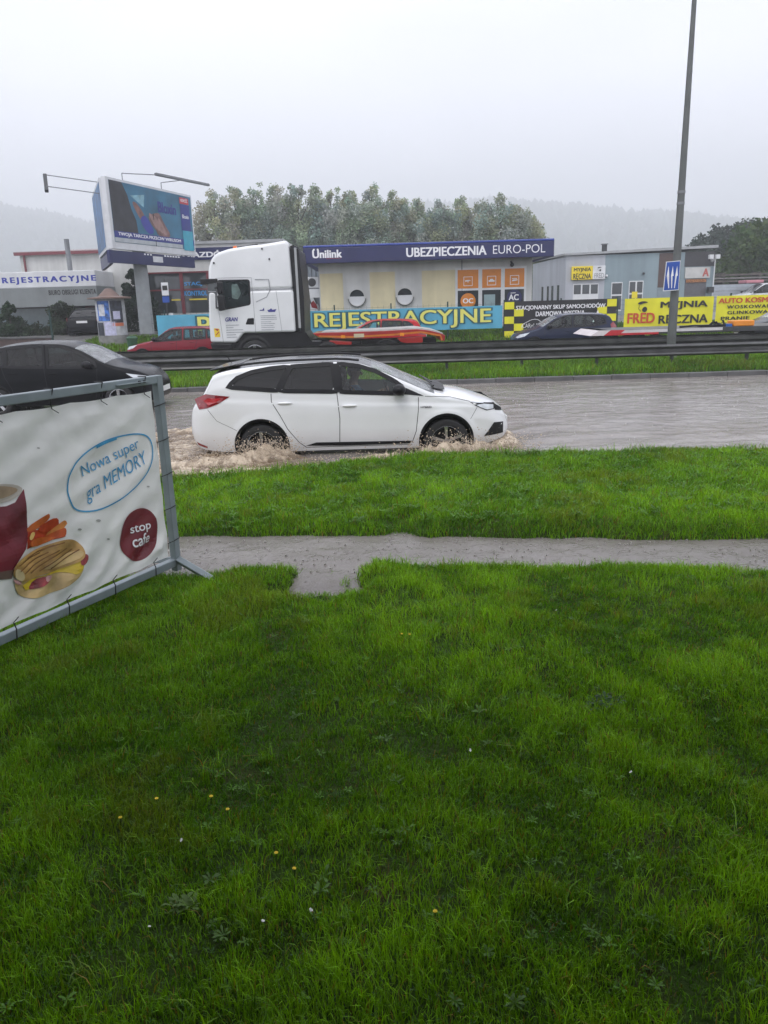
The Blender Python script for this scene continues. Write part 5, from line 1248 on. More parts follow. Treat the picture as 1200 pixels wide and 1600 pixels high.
redp = mat('red trailer paint', (.33, .014, .012), .3, var=.12, scale=2, coat=.4); orp = mat('orange stripe', (.55, .16, .015), .4); silver = mat('wet deck edge', (.50,.48,.47), .3, var=.2)
ct = thing('car_trailer', 'red low car trailer with an orange stripe, coupled behind the white lorry', 'trailer', (0, 28.2, .03))
MB().prism([(-2.27,1.16),(-2.05,1.17),(.20,1.17),(1.30,1.20),(1.75,1.14),(2.20,1.0),(2.28,.96),(2.26,.78),(2.12,.78),(2.10,.92),(1.45,1.06),(.5,1.0),(-.9,.95),(-2.05,1.02)], 27.0, 29.3).build('side_beam', redp, ct, world=True, bevel=.015)
v, f = ribbon([(-2.05,1.055),(-.9,.995),(.5,1.035),(1.45,1.095),(2.12,.96),(2.17,.80)], .062); flat_on('orange_stripe', v, f, 27.0, orp, ct, out=.005)
MB().prism([(-1.95,1.17),(.2,1.172),(1.3,1.20),(1.9,1.10),(2.2,1.01),(2.2,1.04),(1.9,1.15),(1.3,1.25),(.2,1.22),(-1.95,1.20)], 27.02, 29.28).build('deck', silver, ct, world=True)
MB().prism([(-1.7,.91),(-.93,.84),(-.95,.72),(-1.72,.78)], 27.05, 27.5).build('side_box', redp, ct, world=True, bevel=.02)
MB().prism(round_poly([(.62,.92),(1.50,.94),(1.52,.74),(1.1,.70),(.75,.78)],.05), 27.05, 27.5).build('side_box', redp, ct, world=True, bevel=.03)
for x, z in ((-1.22,1.02),(.80,1.04)): MB().box(x-.07,x+.07,26.97,26.998,z-.05,z+.05).build('marker_lamp', mat('amber lamp', (.8,.30,.03), .2), ct, world=True)
shape_on('plate', [[(-.85,.98),(-.50,.98),(-.50,1.10),(-.85,1.10)]], 27.0, mat('pale plate', (.5,.45,.3), .5), ct, out=.012)
v, f = ribbon([(.25+.47*math.cos(a), .44+.44*math.sin(a)) for a in np.linspace(.05, PI-.05, 20)], .05); flat_on('mudguard', v, f, 26.98, rubber, ct)
for x in (.25, 1.25):
    for s in (-1, 1): make_wheel(ct, x, s*.98, .39, .24, s, 'plain')
MB().prism([(-2.3,.95),(-1.0,.86),(2.0,.86),(2.0,.66),(-1.0,.60),(-2.9,.70)], 27.5, 28.9).build('chassis', trimm, ct, world=True)

ft = thing('flatbed_trailer', 'low flatbed trailer with red and white tail markings and an orange box', 'trailer', (10.5, 28.2, .03))
MB().box(7.55, 15.5, 27.0, 29.4, .80, .965).build('deck', mat('dark deck', (.04,.042,.045), .4, var=.2), ft, world=True, bevel=.01)
MB().box(7.95, 11.8, 26.975, 26.998, .86, .955).build('edge_strip', mat('pale edge strip', (.60,.58,.58), .4, var=.1), ft, world=True)
MB().prism([(7.26,.79),(7.55,.965),(7.95,.965),(7.72,.79)], 26.97, 29.4).build('tail_ramp', mat('white reflective', (.68,.62,.62), .4), ft, world=True)
MB().prism([(7.72,.79),(7.96,.965),(8.45,.965),(8.22,.79)], 26.968, 26.998).build('tail_marking', mat('red reflective', (.5,.02,.03), .4), ft, world=True)
MB().prism([(8.22,.79),(8.3,.86),(9.6,.86),(9.6,.79)], 26.968, 26.99).build('tail_marking', mat('red reflective', (.5,.02,.03), .4), ft, world=True)
ob_ = MB().box(12.2, 12.92, 27.05, 27.6, .97, 1.16).build('orange_box', mat('orange plastic box', (.78,.26,.02), .45, var=.1), ft, world=True, bevel=.03)
MB().tube([(10.4,27.2,1.0),(10.9,27.15,1.03),(11.4,27.2,1.0),(11.55,27.2,1.14),(11.9,27.2,1.0)], .035).build('strap', trimm, ft, world=True)
MB().box(11.1,12.0,27.1,27.4,.97,1.05).build('ratchet', trimm, ft, world=True)
MB().bar((11.95,27.15,.97),(11.85,27.15,1.2),.05).bar((11.55,27.15,.97),(11.65,27.15,1.15),.05).build('stanchion', trimm, ft, world=True)
MB().box(11.95,12.15,27.05,27.3,.97,1.06).build('blue_box', mat('blue plastic', (.03,.12,.4), .5), ft, world=True)
for x in (-1.9, -.9, 3.2):
    for s in (-1, 1): make_wheel(ft, x, s*1.0, .38, .24, s, 'plain')
wv = car_paint('white van paint', (.62,.64,.66))
hatch('van', 'white van parked behind the lorry, left of the insurance office', 'van', (-3.1, 42.5, .82), PI, 4.8, 1.9, 2.0, wv, 'boxy', dim, dim)
v2 = hatch('van', 'white vehicle with a pinkish roof box behind the yellow banner at right', 'van', (28.5, 54.5, .95), PI, 4.6, 1.8, 1.75, wv, 'boxy', dim, dim)
MB().box(2.4, 3.6, -.6, .6, 1.76, 1.95).build('roof_box', mat('pink roof box', (.55,.22,.26), .5), v2, bevel=.04)

# ------------------------------------------------------------------ trees and bushes
barkm = mat('bark', (.07,.06,.05), .9, var=.3, scale=6, bump=.5, bscale=15)
leafm = mat('tree leaves', (1,1,1), .5, var=.25, scale=1.5, attr='Col', trans=.30)
def leaf_cloud(centres, radii, per, size, cols, rng, up=.3, stretch=(1,1,1)):
    n = sum(per); P = np.empty((n,3)); C = np.empty((n,3)); k = 0
    for c, r, m, col in zip(centres, radii, per, cols):
        d = rng.normal(size=(m,3)); d /= np.linalg.norm(d, axis=1)[:,None]; d *= (rng.random(m)**.45)[:,None]*r*np.array(stretch)
        P[k:k+m] = c+d; C[k:k+m] = col*(1+.2*(rng.random((m,1))-.5)); k += m
    a = rng.normal(size=(n,3)); a[:,2] += up; a /= np.linalg.norm(a, axis=1)[:,None]
    b = np.cross(a, rng.normal(size=(n,3))); b /= np.linalg.norm(b, axis=1)[:,None]
    s = size*(.6+.8*rng.random((n,1)))
    V = np.stack([P-a*s, P+b*s*.55, P+a*s, P-b*s*.55], 1).reshape(-1,3)
    return V, np.repeat(C, 4, 0)
def plant_mesh(name, V, C, parent): 
    n = len(V)//4; return np_mesh(name, V, np.arange(4*n), np.arange(n)*4, C, leafm, parent)
def tree(name, label, loc, h, rad, col, kind='poplar', leaves=7000, size=.16, seed=0, group=None, base=.14):
    rng = np.random.default_rng(seed); t = thing(name, label, 'tree', loc, 0, group)
    mb = MB(); mb.cyl((0,0,-.3),(0,0,h*.55),h*.018,h*.010,8); mb.cyl((0,0,h*.55),(0,0,h*.9),h*.010,h*.003,8)
    cs, rs, cl = [], [], []
    nb = 46 if kind != 'conifer' else 60
    for i in range(nb):
        u = (i+.5)/nb; z = h*(base+(1-base)*u*.97)
        if kind == 'poplar': env = rad*max(.12, 1-abs(2*u-.92)**4.5)**.6*(1-.12*u)
        elif kind == 'conifer': env = rad*(1-u)**.8*(.9+.2*math.sin(u*30))
        else: env = rad*math.sin(PI*(u*.84+.13))**.5
        for j in range(3 if kind == 'poplar' else 3):
            a = rng.uniform(0, 2*PI); r = env*math.sqrt(rng.uniform(.08,1))
            c = np.array([r*math.cos(a), r*math.sin(a), z+rng.normal(0,.02*h)]); cs.append(c); rs.append(max(.35, env*rng.uniform(.22,.45)))
            cl.append(np.array(col)*rng.uniform(.72,1.28)*np.array([rng.uniform(.85,1.2),1,rng.uniform(.7,1.2)]))
            if j == 0 and i % 2 == 0: mb.cyl((0,0,max(h*.1,z-.22*h*rng.uniform(.5,1))), tuple(c), h*.006, h*.002, 5)
    mb.build('trunk', barkm, t, True)
    w = np.array([r**2 for r in rs]); per = np.maximum(8, (leaves*w/w.sum())).astype(int)
    V, C = leaf_cloud(cs, rs, per, size, cl, rng, up=.4 if kind == 'poplar' else .0, stretch=(1,1,1.15) if kind == 'poplar' else (1,1,.8))
    plant_mesh('crown', V, C, t); return t
pops = [(333,302),(365,293),(398,294),(432,291),(462,290),(492,295),(520,300),(548,299),(580,295),(616,303),(652,313),(686,319),(716,311),(752,319),(782,308),(806,320),(824,342)]
ordn = ['leftmost','second','third','fourth','fifth','sixth','seventh','eighth','ninth','tenth','eleventh','twelfth','thirteenth','fourteenth','fifteenth','sixteenth','rightmost']
for i, (px, py) in enumerate(pops):
    Y = 82 + (i*37 % 7) - 3; p = at(px, py, Y)
    lab = ('%s poplar of the misty row behind the insurance office' % ordn[i]) if i in (0, 16) else ('%s poplar from the left in the misty row behind the office' % ordn[i])
    tree('poplar_tree', lab, (p.x, Y, 1.1), p.z-1.1+.2, random.uniform(2.3,2.9), (.27,.33,.255) if i % 3 else (.31,.35,.26), 'poplar', 24000, .115, 100+i, 'row of poplars behind the office', base=.10)
for i, (px, py, Y, h_, r_, col, lab) in enumerate([(1112,362,88,0,3.0,(.02,.045,.03),'leftmost of the dark trees behind the workshop'),(1138,350,92,0,3.6,(.018,.04,.028),'dark tree behind the timber stack, second from left'),(1163,348,90,0,3.4,(.02,.045,.03),'dark tree above the right end of the timber stack'),(1186,338,94,0,3.4,(.02,.042,.03),'tallest of the dark trees behind the timber stack'),
        (1204,338,66,0,3.4,(.05,.095,.02),'bright green tree cut by the right edge of the photo')]):
    p = at(px, py, Y); tree('broadleaf_tree', lab, (p.x, Y, 1.1), p.z-1.1, r_, col, 'round', 9000, .20, 200+i, base=.05)
def bush(name, label, loc, h, rad, col, n, size, seed, shape='cone'):
    rng = np.random.default_rng(seed); t = thing(name, label, 'bush' if shape != 'cone' else 'shrub', loc)
    cs, rs, cl = [], [], []
    for i in range(70):
        u = rng.random(); e = rad*((1-u)**.7*1.0 if shape == 'cone' else math.sin(PI*(.15+.8*u))**.6); a = rng.uniform(0,2*PI); r = e*math.sqrt(rng.random())
        cs.append(np.array([r*math.cos(a), r*math.sin(a), h*(.04+.93*u)])); rs.append(max(.12, e*.35)); cl.append(np.array(col)*rng.uniform(.6,1.4))
    V, C = leaf_cloud(cs, rs, [n//70]*70, size, cl, rng); plant_mesh('foliage', V, C, t)
    MB().cyl((0,0,-.1),(0,0,h*.7),.06,.02,6).build('stem', barkm, t); return t
bush('conical_shrub', 'tall dark cypress like shrub behind the billboard post', (-13.2, 43.4, .95), 3.35, 1.35, (.018,.04,.02), 14000, .07, 31)
bush('conical_shrub', 'second dark cypress shrub right of the billboard post', (-12.35, 43.1, .95), 2.2, .85, (.018,.04,.02), 7000, .07, 36)
bush('round_bush', 'clipped round bush in front of the inspection station entrance', (-16.4, 41.6, .9), 1.75, .85, (.03,.05,.02), 7000, .06, 32, 'round')
bush('conical_shrub', 'dark green clipped shrub at the far left edge of the photo', (-19.0, 41.0, .9), 1.9, .9, (.025,.055,.02), 6000, .06, 33)
hd = thing('hedge', 'low clipped hedge under the entrance of the inspection station', 'hedge', (-18, 41.5, .9))
rng = np.random.default_rng(5); cs = [np.array([x, rng.uniform(-.3,.3), rng.uniform(.1,.55)]) for x in np.arange(-5,1.4,.12) for _ in range(2)]
V, C = leaf_cloud(cs, [.28]*len(cs), [70]*len(cs), .06, [np.array((.03,.05,.018))*rng.uniform(.6,1.5) for _ in cs], rng); plant_mesh('foliage', V, C, hd)
MB().bar((-5,0,.05),(1.4,0,.05),.08).build('stem', barkm, hd)

# ------------------------------------------------------------------ hills and far woods
def crest(px_list, Y):
    P = [at(a, b, Y) for a, b in px_list]; return [p.x for p in P], [p.z for p in P]
LX, LZ = crest([(-700,300),(-300,300),(-60,308),(20,318),(90,330),(150,346),(230,375),(330,410),(420,440)], 1450)
RX, RZ = crest([(360,440),(480,380),(560,340),(640,318),(700,320),(760,312),(850,318),(900,324),(960,333),(1010,330),(1060,340),(1120,345),(1200,352),(1400,350),(1800,340)], 1550)
def hill_h(x, y):
    l = np.interp(x, LX, LZ, left=190, right=0)-18; r = np.interp(x, RX, RZ, left=0, right=175)-18
    sl = sstep(600, 1450, y)*(1-.5*sstep(1450, 1750, y)); sr = sstep(650, 1550, y)*(1-.5*sstep(1550, 1850, y))
    return np.maximum(l*sl, r*sr) + 5*fbm(x*.01, y*.01, 301)*np.minimum(sl+sr, 1) - 1
hx = np.arange(-1600, 1601, 20.); hy = np.arange(540, 1860, 20.); HX, HY = np.meshgrid(hx, hy)
tag(grid_mesh('hills', HX, HY, hill_h(HX, HY)+ground_z(HX, HY)*0, None, mat('wooded hillside', (.03,.05,.03), .9, var=.4, scale=.02)), 'wooded hills fading into the rain', kind='structure')
def forest(n):
    rng = np.random.default_rng(77); X = rng.uniform(-1500, 1500, n*2); Y = np.sqrt(rng.uniform(720**2, 1650**2, n*2)); Z = hill_h(X, Y); ok = (Z > 6); X, Y, Z = X[ok][:n], Y[ok][:n], Z[ok][:n]
    n = len(X); V = []; L = []; m = 7
    a = np.arange(m)*2*PI/m; rows = [(0.0,.55),(.35,1.0),(.7,.62),(1.0,.05)]
    h = rng.uniform(12, 19, n)*(1+.25*(rng.random(n) < .06)); r = rng.uniform(5, 9.5, n); con = rng.random(n) < .2
    Vs = []
    for k, (u, w) in enumerate(rows):
        ww = np.where(con, (1-u)*.9+.03, w); jit = rng.uniform(.7, 1.3, (n, m))
        Vs.append(np.stack([X[:,None]+r[:,None]*ww[:,None]*jit*np.cos(a), Y[:,None]+r[:,None]*ww[:,None]*jit*np.sin(a), (Z+h*(u*.95+.05))[:,None]+rng.uniform(-1,1,(n,m))], -1))
    V = np.stack(Vs, 1).reshape(-1, 3)
    base = np.arange(n)[:,None,None]*(4*m); i = np.arange(m); q = []
    for k in range(3): q.append(np.stack([k*m+i, k*m+(i+1) % m, (k+1)*m+(i+1) % m, (k+1)*m+i], -1))
    q = (base + np.concatenate(q)[None]).reshape(-1, 4)
    col = np.repeat(np.array([.035,.06,.035])*rng.uniform(.6,1.5,(n,1)), 4*m, 0)
    return tag(np_mesh('far_woods', V, q.ravel(), np.arange(len(q))*4, col, leafm), 'misty far off wood covering the hills', kind='stuff')
forest(13000)
# ------------------------------------------------------------------ promotional banner stand, left foreground
R0 = on_ground(276, 885, .06); D0 = on_ground(0, 1010, .06); bu = (D0-R0); bu.z = 0; bu.normalize()        # along the banner, away from its right post
bn_ = Vector((bu.y, -bu.x, 0)); bn_ = bn_ if bn_.dot(Vector((0,0,EYE))-R0) > 0 else -bn_                     # towards the lawn side
BH, BL = 1.50, 3.1
frame_m = mat('grey painted tube', (.22, .26, .28), .4, var=.18, scale=4, metal=.1)
bs_ = thing('banner_stand', 'grey steel frame stand holding the white cafe banner', 'banner stand', tuple(R0))
def bp3(u, v, out=0.0): return tuple(bu*u + Vector((0,0,v)) + bn_*out)
def tube_bar(name, a, b, w=.06): return MB().bar(a, b, w, w, up=tuple(bn_)).build(name, frame_m, bs_, bevel=.006)
tube_bar('upright', bp3(0,-.03), bp3(0,BH+.03)); tube_bar('upright', bp3(BL,-.03), bp3(BL,BH+.03)); tube_bar('top_rail', bp3(.03,BH), bp3(BL-.03,BH)); tube_bar('bottom_rail', bp3(.03,.045), bp3(BL-.03,.045))
for u in (0, BL):
    tube_bar('foot', bp3(u,.05,-.03), bp3(u-.02,-.02,-.62), .05); tube_bar('foot', bp3(u,.06,.03), bp3(u+.12,-.01,.46), .05)
MB().bar(bp3(.14,BH,.032), bp3(.45,BH,.032), .004, .06, up=tuple(bn_)).build('joint_sleeve', frame_m, bs_)
for u in (.17,.22): MB().cyl(bp3(u,BH,.03), bp3(u,BH,.04), .012, n=8).build('bolt', dark_metal, bs_)
cl = thing('cafe_banner', 'white vinyl banner advertising a cafe with a cup, fries and a sandwich', 'banner', tuple(R0))
UL, VL, UH, VH = .07, .10, BL-.07, BH-.075
def cloth_out(u, v):
    u = np.asarray(u, float); v = np.asarray(v, float)
    a = (u*.75+v*.95)
    w = .010*np.sin(a*9+1.2*fbm(u*1.5, v*1.5, 11)*3) + .006*np.sin((u*.6+v*1.3)*21+2*fbm(u*2, v*2, 12)) + .018*fbm(u*1.1, v*1.4, 13)
    low = sstep(.75, .15, v); w = w + low*.020*np.sin((u*.9+v*.75)*24+2.5*fbm(u*3, v*3, 14)) + .004*fbm(u*9, v*9, 15)
    left = .010*np.sin(np.clip((u-.1)*26, -9, 9))*np.exp(-((v-.1)/.3)**2)
    e = np.minimum(np.minimum(u-UL, UH-u), np.minimum(v-VL, VH-v)); return .7*(w+left)*np.clip(e/.10, .15, 1)
def cf_(out):
    def fn(u, v): return bp3(u, v, float(cloth_out(u, v))+out)
    return fn
def edge_v(u, v):       # slack between the ties along the hems
    return v
nu, nv = 260, 130
UU, VV = np.meshgrid(np.linspace(UL, UH, nu), np.linspace(VL, VH, nv))
sag = .010*np.abs(np.sin(UU*PI/.42))
Vt = VV - sag*np.clip((VV-VH+.12)/.12, 0, 1) + sag*np.clip((VL+.12-VV)/.12, 0, 1)
Ut = UU + .010*np.abs(np.sin(VV*PI/.3))*np.clip((UL+.1-UU)/.1, 0, 1)
OO = cloth_out(UU, VV)
BU = np.array(bu); BNn = np.array(bn_)
Pc = Ut[...,None]*BU + np.stack([0*Vt, 0*Vt, Vt], -1) + OO[...,None]*BNn
vinyl = mat('white vinyl cloth', (.82,.82,.80), .42, var=.06, scale=2.5)
grid_mesh('cloth', Pc[...,0], Pc[...,1], Pc[...,2], None, vinyl, cl)
# pixel of the photo -> place on the cloth
Nf = bn_; 
def uv(px, py):
    d = _ray(px, py); o = Vector((0,0,EYE))-R0; t = -o.dot(Nf)/d.dot(Nf); p = o + d*t; return (p.dot(bu), p.z)
def UVs(pts): return [uv(*p) for p in pts]
def cshape(name, pts, m, out, it=0, cell=.025):
    q = UVs(pts); q = smooth2(q, it) if it else q
    return shape_on(name, [q], 0, m, cl, fn=cf_(out), world=False, cell=cell)
def ctext(body, bl, br, tl, m, bold, out=.006, base=0.0):
    """lettering laid along the slanted line bl-br"""
    v, f, sz = text2d(body, bold); o = Vector(uv(*bl)); ex_ = Vector(uv(*br))-o; ey_ = Vector(uv(*tl))-o
    v2 = [tuple(o + ex_*(p[0]/sz[0]) + ey_*(p[1]/sz[1])) for p in v]
    return flat_on('lettering', v2, f, 0, m, cl, False, cf_(out), .025)
mar = mat('printed maroon', (.17,.012,.022), .42, var=.12, scale=3); cyan_ink = mat('printed light blue ink', (.06,.33,.60), .45, var=.15, scale=9)
cshape('printed_disc', [(188,838),(190,818),(200,801),(216,793),(232,795),(243,808),(247,826),(245,846),(235,866),(220,877),(206,877),(195,868),(189,855)], mar, .004, 2)
ctext('stop', (204,838), (233,829), (203,823), wlet, .012, .015); ctext('cafe', (205,856), (233,847), (204,838), wlet, .012, .015)
bub = smooth2(UVs([(105,758),(106,742),(116,722),(136,703),(162,688),(192,680),(218,677),(233,683),(238,699),(236,718),(228,740),(212,760),(188,780),(160,795),(136,800),(118,797),(109,785),(105,770)]), 2)
v, f = ribbon(bub, .011, True); flat_on('printed_bubble', v, f, 0, cyan_ink, cl, False, cf_(.004))
v, f = ribbon(smooth2(UVs([(148,699),(164,691),(181,685)]), 2, False), .016); flat_on('printed_bubble', v, f, 0, cyan_ink, cl, False, cf_(.005))
ctext('Nowa super', (131,750), (218,704), (124,728), cyan_ink, -.004); ctext('gra MEMORY', (138,789), (229,729), (133,761), cyan_ink, -.004)
# cup
cshape('printed_cup', [(0,792),(10,791),(24,785),(38,764),(41,800),(42,840),(38,858),(24,864),(18,890),(0,893),(-30,893),(-38,800)], mat('printed cup maroon', (.15,.012,.025), .42, var=.45, scale=4), .004)
cshape('printed_cup_rim', [(-40,758),(0,756),(26,757),(38,764),(30,775),(10,786),(-40,792)], mat('printed rim', (.52,.47,.42), .45, var=.1), .006, 1)
cshape('printed_coffee', [(-40,760),(0,759),(22,761),(30,766),(18,774),(0,780),(-40,784)], mat('printed coffee foam', (.40,.29,.20), .5, var=.25, scale=9), .008, 1)
cshape('printed_shadow', [(-30,893),(0,893),(20,889),(16,904),(-30,908)], mat('printed brown', (.14,.09,.07), .5, var=.4, scale=6), .004)
# fries
fr = [mat('printed fry %d' % k, c, .45, var=.3, scale=14) for k, c in enumerate([(.55,.12,.02),(.48,.05,.012),(.62,.22,.05),(.50,.08,.015)])]
cshape('printed_fry', [(41,858),(41,826),(58,828),(84,826),(100,826),(102,838),(96,840),(70,846)], fr[1], .004)
for k, pts in enumerate([[(41,832),(40,824),(70,804),(75,802),(76,810),(58,826)],[(55,826),(78,810),(90,809),(92,822),(66,834)],[(66,838),(94,816),(102,812),(105,820),(82,838)],[(60,842),(98,824),(103,826),(101,838),(80,842)],[(42,850),(52,840),(86,838),(80,844),(50,856)]]): cshape('printed_fry', pts, fr[k % 4], .006+.002*k, 1)
cshape('printed_fry', [(41,842),(46,830),(52,832),(47,844)], mat('printed fry tip', (.75,.50,.16), .5, var=.3, scale=9), .018, 1)
# sandwich
bread = mat('printed bread', (.50,.30,.10), .45, var=.5, scale=7); crust = mat('printed crust', (.62,.44,.20), .45, var=.35, scale=6); grill = mat('printed grill mark', (.22,.10,.03), .5, var=.4, scale=12)
cshape('printed_bread', [(20,908),(24,922),(36,934),(58,935),(90,922),(118,905),(128,888),(120,880),(60,902)], crust, .005, 2)
cshape('printed_cheese', [(33,912),(44,926),(52,905),(78,896),(100,893),(118,898),(128,884),(122,870),(84,892)], mat('printed cheese', (.72,.52,.04), .4, var=.25, scale=8), .008, 1)
cshape('printed_ham', [(44,921),(52,906),(70,900),(78,903),(70,914),(54,920)], mat('printed ham', (.36,.06,.07), .45, var=.5, scale=14), .010, 1)
cshape('printed_ham', [(68,900),(80,898),(76,906),(70,910)], mat('printed pale ham', (.62,.34,.34), .45, var=.3, scale=14), .012, 1)
cshape('printed_ham', [(121,876),(126,864),(133,866),(134,876),(128,882),(122,883)], mat('printed ham', (.36,.06,.07), .45), .009, 1)
cshape('printed_ham', [(17,904),(30,908),(34,914),(22,912)], mat('printed pale ham', (.62,.34,.34), .45), .012, 1)
cshape('printed_bread', [(17,902),(17,888),(26,875),(46,862),(74,850),(100,842),(116,843),(126,852),(129,866),(122,876),(100,886),(70,896),(50,903),(36,910),(32,904)], bread, .014, 2)
cshape('printed_bread', [(19,900),(20,888),(30,890),(36,900),(34,908),(24,906)], mat('printed pale bread', (.66,.53,.30), .45, var=.15, scale=8), .018, 1)
cshape('printed_bread', [(60,890),(90,868),(122,858),(127,864),(118,874),(84,888)], crust, .017, 1)
for a_, m_, b_ in (((24,884),(40,872),(60,863)),((27,892),(46,876),(72,862)),((34,896),(58,876),(88,859)),((44,895),(70,875),(100,856)),((58,892),(82,875),(110,857)),((38,872),(58,860),(80,851)),((74,888),(98,872),(120,858)),((60,861),(76,853),(96,847))):
    v, f = ribbon(resample(smooth2(UVs([a_, m_, b_]), 1, False), .02), .008); flat_on('printed_grill_mark', v, f, 0, grill, cl, False, cf_(.026))
# stains and ties
stain = mat('grey stain', (.36,.36,.35), .6, var=.3, scale=20)
for a, b, s in ((124,827,4),(152,813,5),(230,760,3),(168,842,3),(60,700,3)): cshape('stain', [(a-s,b),(a,b-s*.5),(a+s,b),(a+s*.3,b+s*.6)], stain, .003, 2)
for k, u in enumerate(np.arange(.16, BL-.1, .42)):
    MB().tube([bp3(u, VH-.02, .012), bp3(u+.01, VH+.03, .02), bp3(u-.01, BH+.035, .034), bp3(u, BH+.036, -.034)], .004, 6).tube([bp3(u, VH-.02, .014), bp3(u-.035, VH-.05, .03)], .003, 5).build('cable_tie', blk, cl)
    MB().tube([bp3(u+.1, VL+.02, .012), bp3(u+.1, VL-.02, .03), bp3(u+.11, .01, .034)], .004, 6).tube([bp3(u+.1, VL+.02, .014), bp3(u+.07, VL+.05, .03)], .003, 5).build('cable_tie', blk, cl)
for v_ in np.arange(.22, BH-.1, .27):
    MB().tube([bp3(UL+.015, v_, .012), bp3(.03, v_+.01, .034), bp3(-.03, v_+.02, .034)], .004, 6).tube([bp3(UL+.012, v_, .014), bp3(UL+.03, v_-.04, .03)], .003, 5).build('cable_tie', blk, cl)
# ------------------------------------------------------------------ unseen petrol station, added to shade the near lawn and darken reflections
stn = thing('shade_canopy', 'unseen petrol station canopy added over the camera to shade the near lawn', 'canopy', (0, -6, .1))
MB().box(-16, 16, -22, 1.5, 4.3, 4.9).build('roof', mat('canopy soffit', (.10,.10,.11), .8), stn, world=True)  # added roof, its front edge set by the shade wanted on the lawn
for x in (-8, 8): MB().box(x-.25, x+.25, -6.25, -5.75, -.3, 4.3).build('column', grey_metal, stn, world=True)
stb = thing('shade_block', 'unseen dark petrol station block added behind the camera to darken reflections', 'building', (0, -13, .1))
MB().box(-16, 16, -20, -12, -.3, 4.28).build('wall', mat('dark shade block', (.05,.05,.055), .7), stb, world=True)  # unseen block added so that car sides reflect something dark

# ------------------------------------------------------------------ grass
def grass_material():
    m = bpy.data.materials.new('grass blades'); m.use_nodes = True
    n = m.node_tree.nodes; l = m.node_tree.links; b = n['Principled BSDF']
    a = n.new('ShaderNodeAttribute'); a.attribute_name = 'Col'; l.new(a.outputs['Color'], b.inputs['Base Color'])
    b.inputs['Roughness'].default_value = .36; b.inputs['Specular IOR Level'].default_value = .35
    t = n.new('ShaderNodeBsdfTranslucent'); h = n.new('ShaderNodeMix'); h.data_type = 'RGBA'; h.blend_type = 'MULTIPLY'; h.inputs[0].default_value = 1; h.inputs[7].default_value = (1.25, 1.15, .5, 1)
    l.new(a.outputs['Color'], h.inputs[6]); l.new(h.outputs[2], t.inputs['Color'])
    x = n.new('ShaderNodeMixShader'); x.inputs[0].default_value = .38; l.new(b.outputs[0], x.inputs[1]); l.new(t.outputs[0], x.inputs[2]); l.new(x.outputs[0], n['Material Output'].inputs['Surface'])
    return m
grassm = grass_material()
def grass(name, label, XY, hlo, hhi, wlo, whi, seed, tone=1.0, lean=.9, clump=1.0, ns=None):
    rng = np.random.default_rng(seed); x, y = XY[:,0], XY[:,1]; n = len(x)
    z = ground_z(x, y)-.004
    if ns is not None: seed = ns
    c1 = fbm(x*1.6*clump, y*1.6*clump, seed+1); c2 = fbm(x*6*clump, y*6*clump, seed+2, 3); c3 = fbm(x*.6*clump, y*.6*clump, seed+3)
    h = rng.uniform(hlo, hhi, n)*(1+.85*c2+.45*c1); h = np.maximum(h, hlo*.6); w = rng.uniform(wlo, whi, n)
    th = rng.uniform(0, 2*PI, n)+2.0*c1; ln = h*np.abs(rng.normal(.55, .35, n))*lean
    # wind and rain lay the blades over in drifts
    dx = np.cos(th)*ln+.25*h*c3; dy = np.sin(th)*ln+.25*h*c1
    ph = rng.uniform(0, PI, n); wx, wy = np.cos(ph)*w/2, np.sin(ph)*w/2
    base = np.stack([x, y, z], 1)
    mid = base + np.stack([dx*.35, dy*.35, h*.62], 1); tip = base + np.stack([dx, dy, h*np.clip(1-.25*(ln/h)**2, .4, 1)], 1)
    W0 = np.stack([wx, wy, 0*wx], 1)
    V = np.stack([base-W0, base+W0, mid+W0*.8, mid-W0*.8, tip], 1).reshape(-1, 3)
    o = np.arange(n)[:,None]*5
    L = np.concatenate([o+np.array([0,1,2,3]), o+np.array([3,2,4])], 1).ravel(); S = (np.arange(n)[:,None]*7+np.array([0,4])).ravel()
    mix = np.clip(.52+.55*c1+.65*c2+rng.normal(0,.18,n), 0, 1)[:,None]
    col = np.array([.036,.125,.004])*(1-mix)+np.array([.135,.300,.012])*mix
    bl = np.clip((c3-.02)*1.6, 0, 1)[:,None]*.5; col = col*(1-bl)+np.array([.028,.110,.010])*bl     # patches of a bluer, darker grass
    br = np.clip((fbm(x*1.1*clump+7, y*1.5*clump, seed+6)+.7*c2-.36)*2.0, 0, .38)[:,None]; col = col*(1-br)+np.array([.085,.085,.018])*br
    dry = (rng.random(n) < .035+.10*np.clip(-c2-.1, 0, 1))[:,None]; col = np.where(dry, np.array([.16,.12,.035])*rng.uniform(.6,1.2,(n,1)), col)
    col = col*rng.uniform(.6, 1.5, (n,1))*tone*np.array([1.22,1.08,.7])
    C = np.repeat(col, 5, 0)
    return tag(np_mesh(name, V, L, S, C, grassm), label, kind='stuff')
def scatter(n, y0, y1, seed, wid=.56, pad=2.1, zmin=-.012, power=1.0):
    rng = np.random.default_rng(seed); y = y0+(y1-y0)*rng.random(n)**power; hw = wid*y+pad; x = rng.uniform(-1, 1, n)*hw
    z = ground_z(x, y); keep = (z > zmin + .02*(rng.random(n)-.3)) ; return np.stack([x, y], 1)[keep]
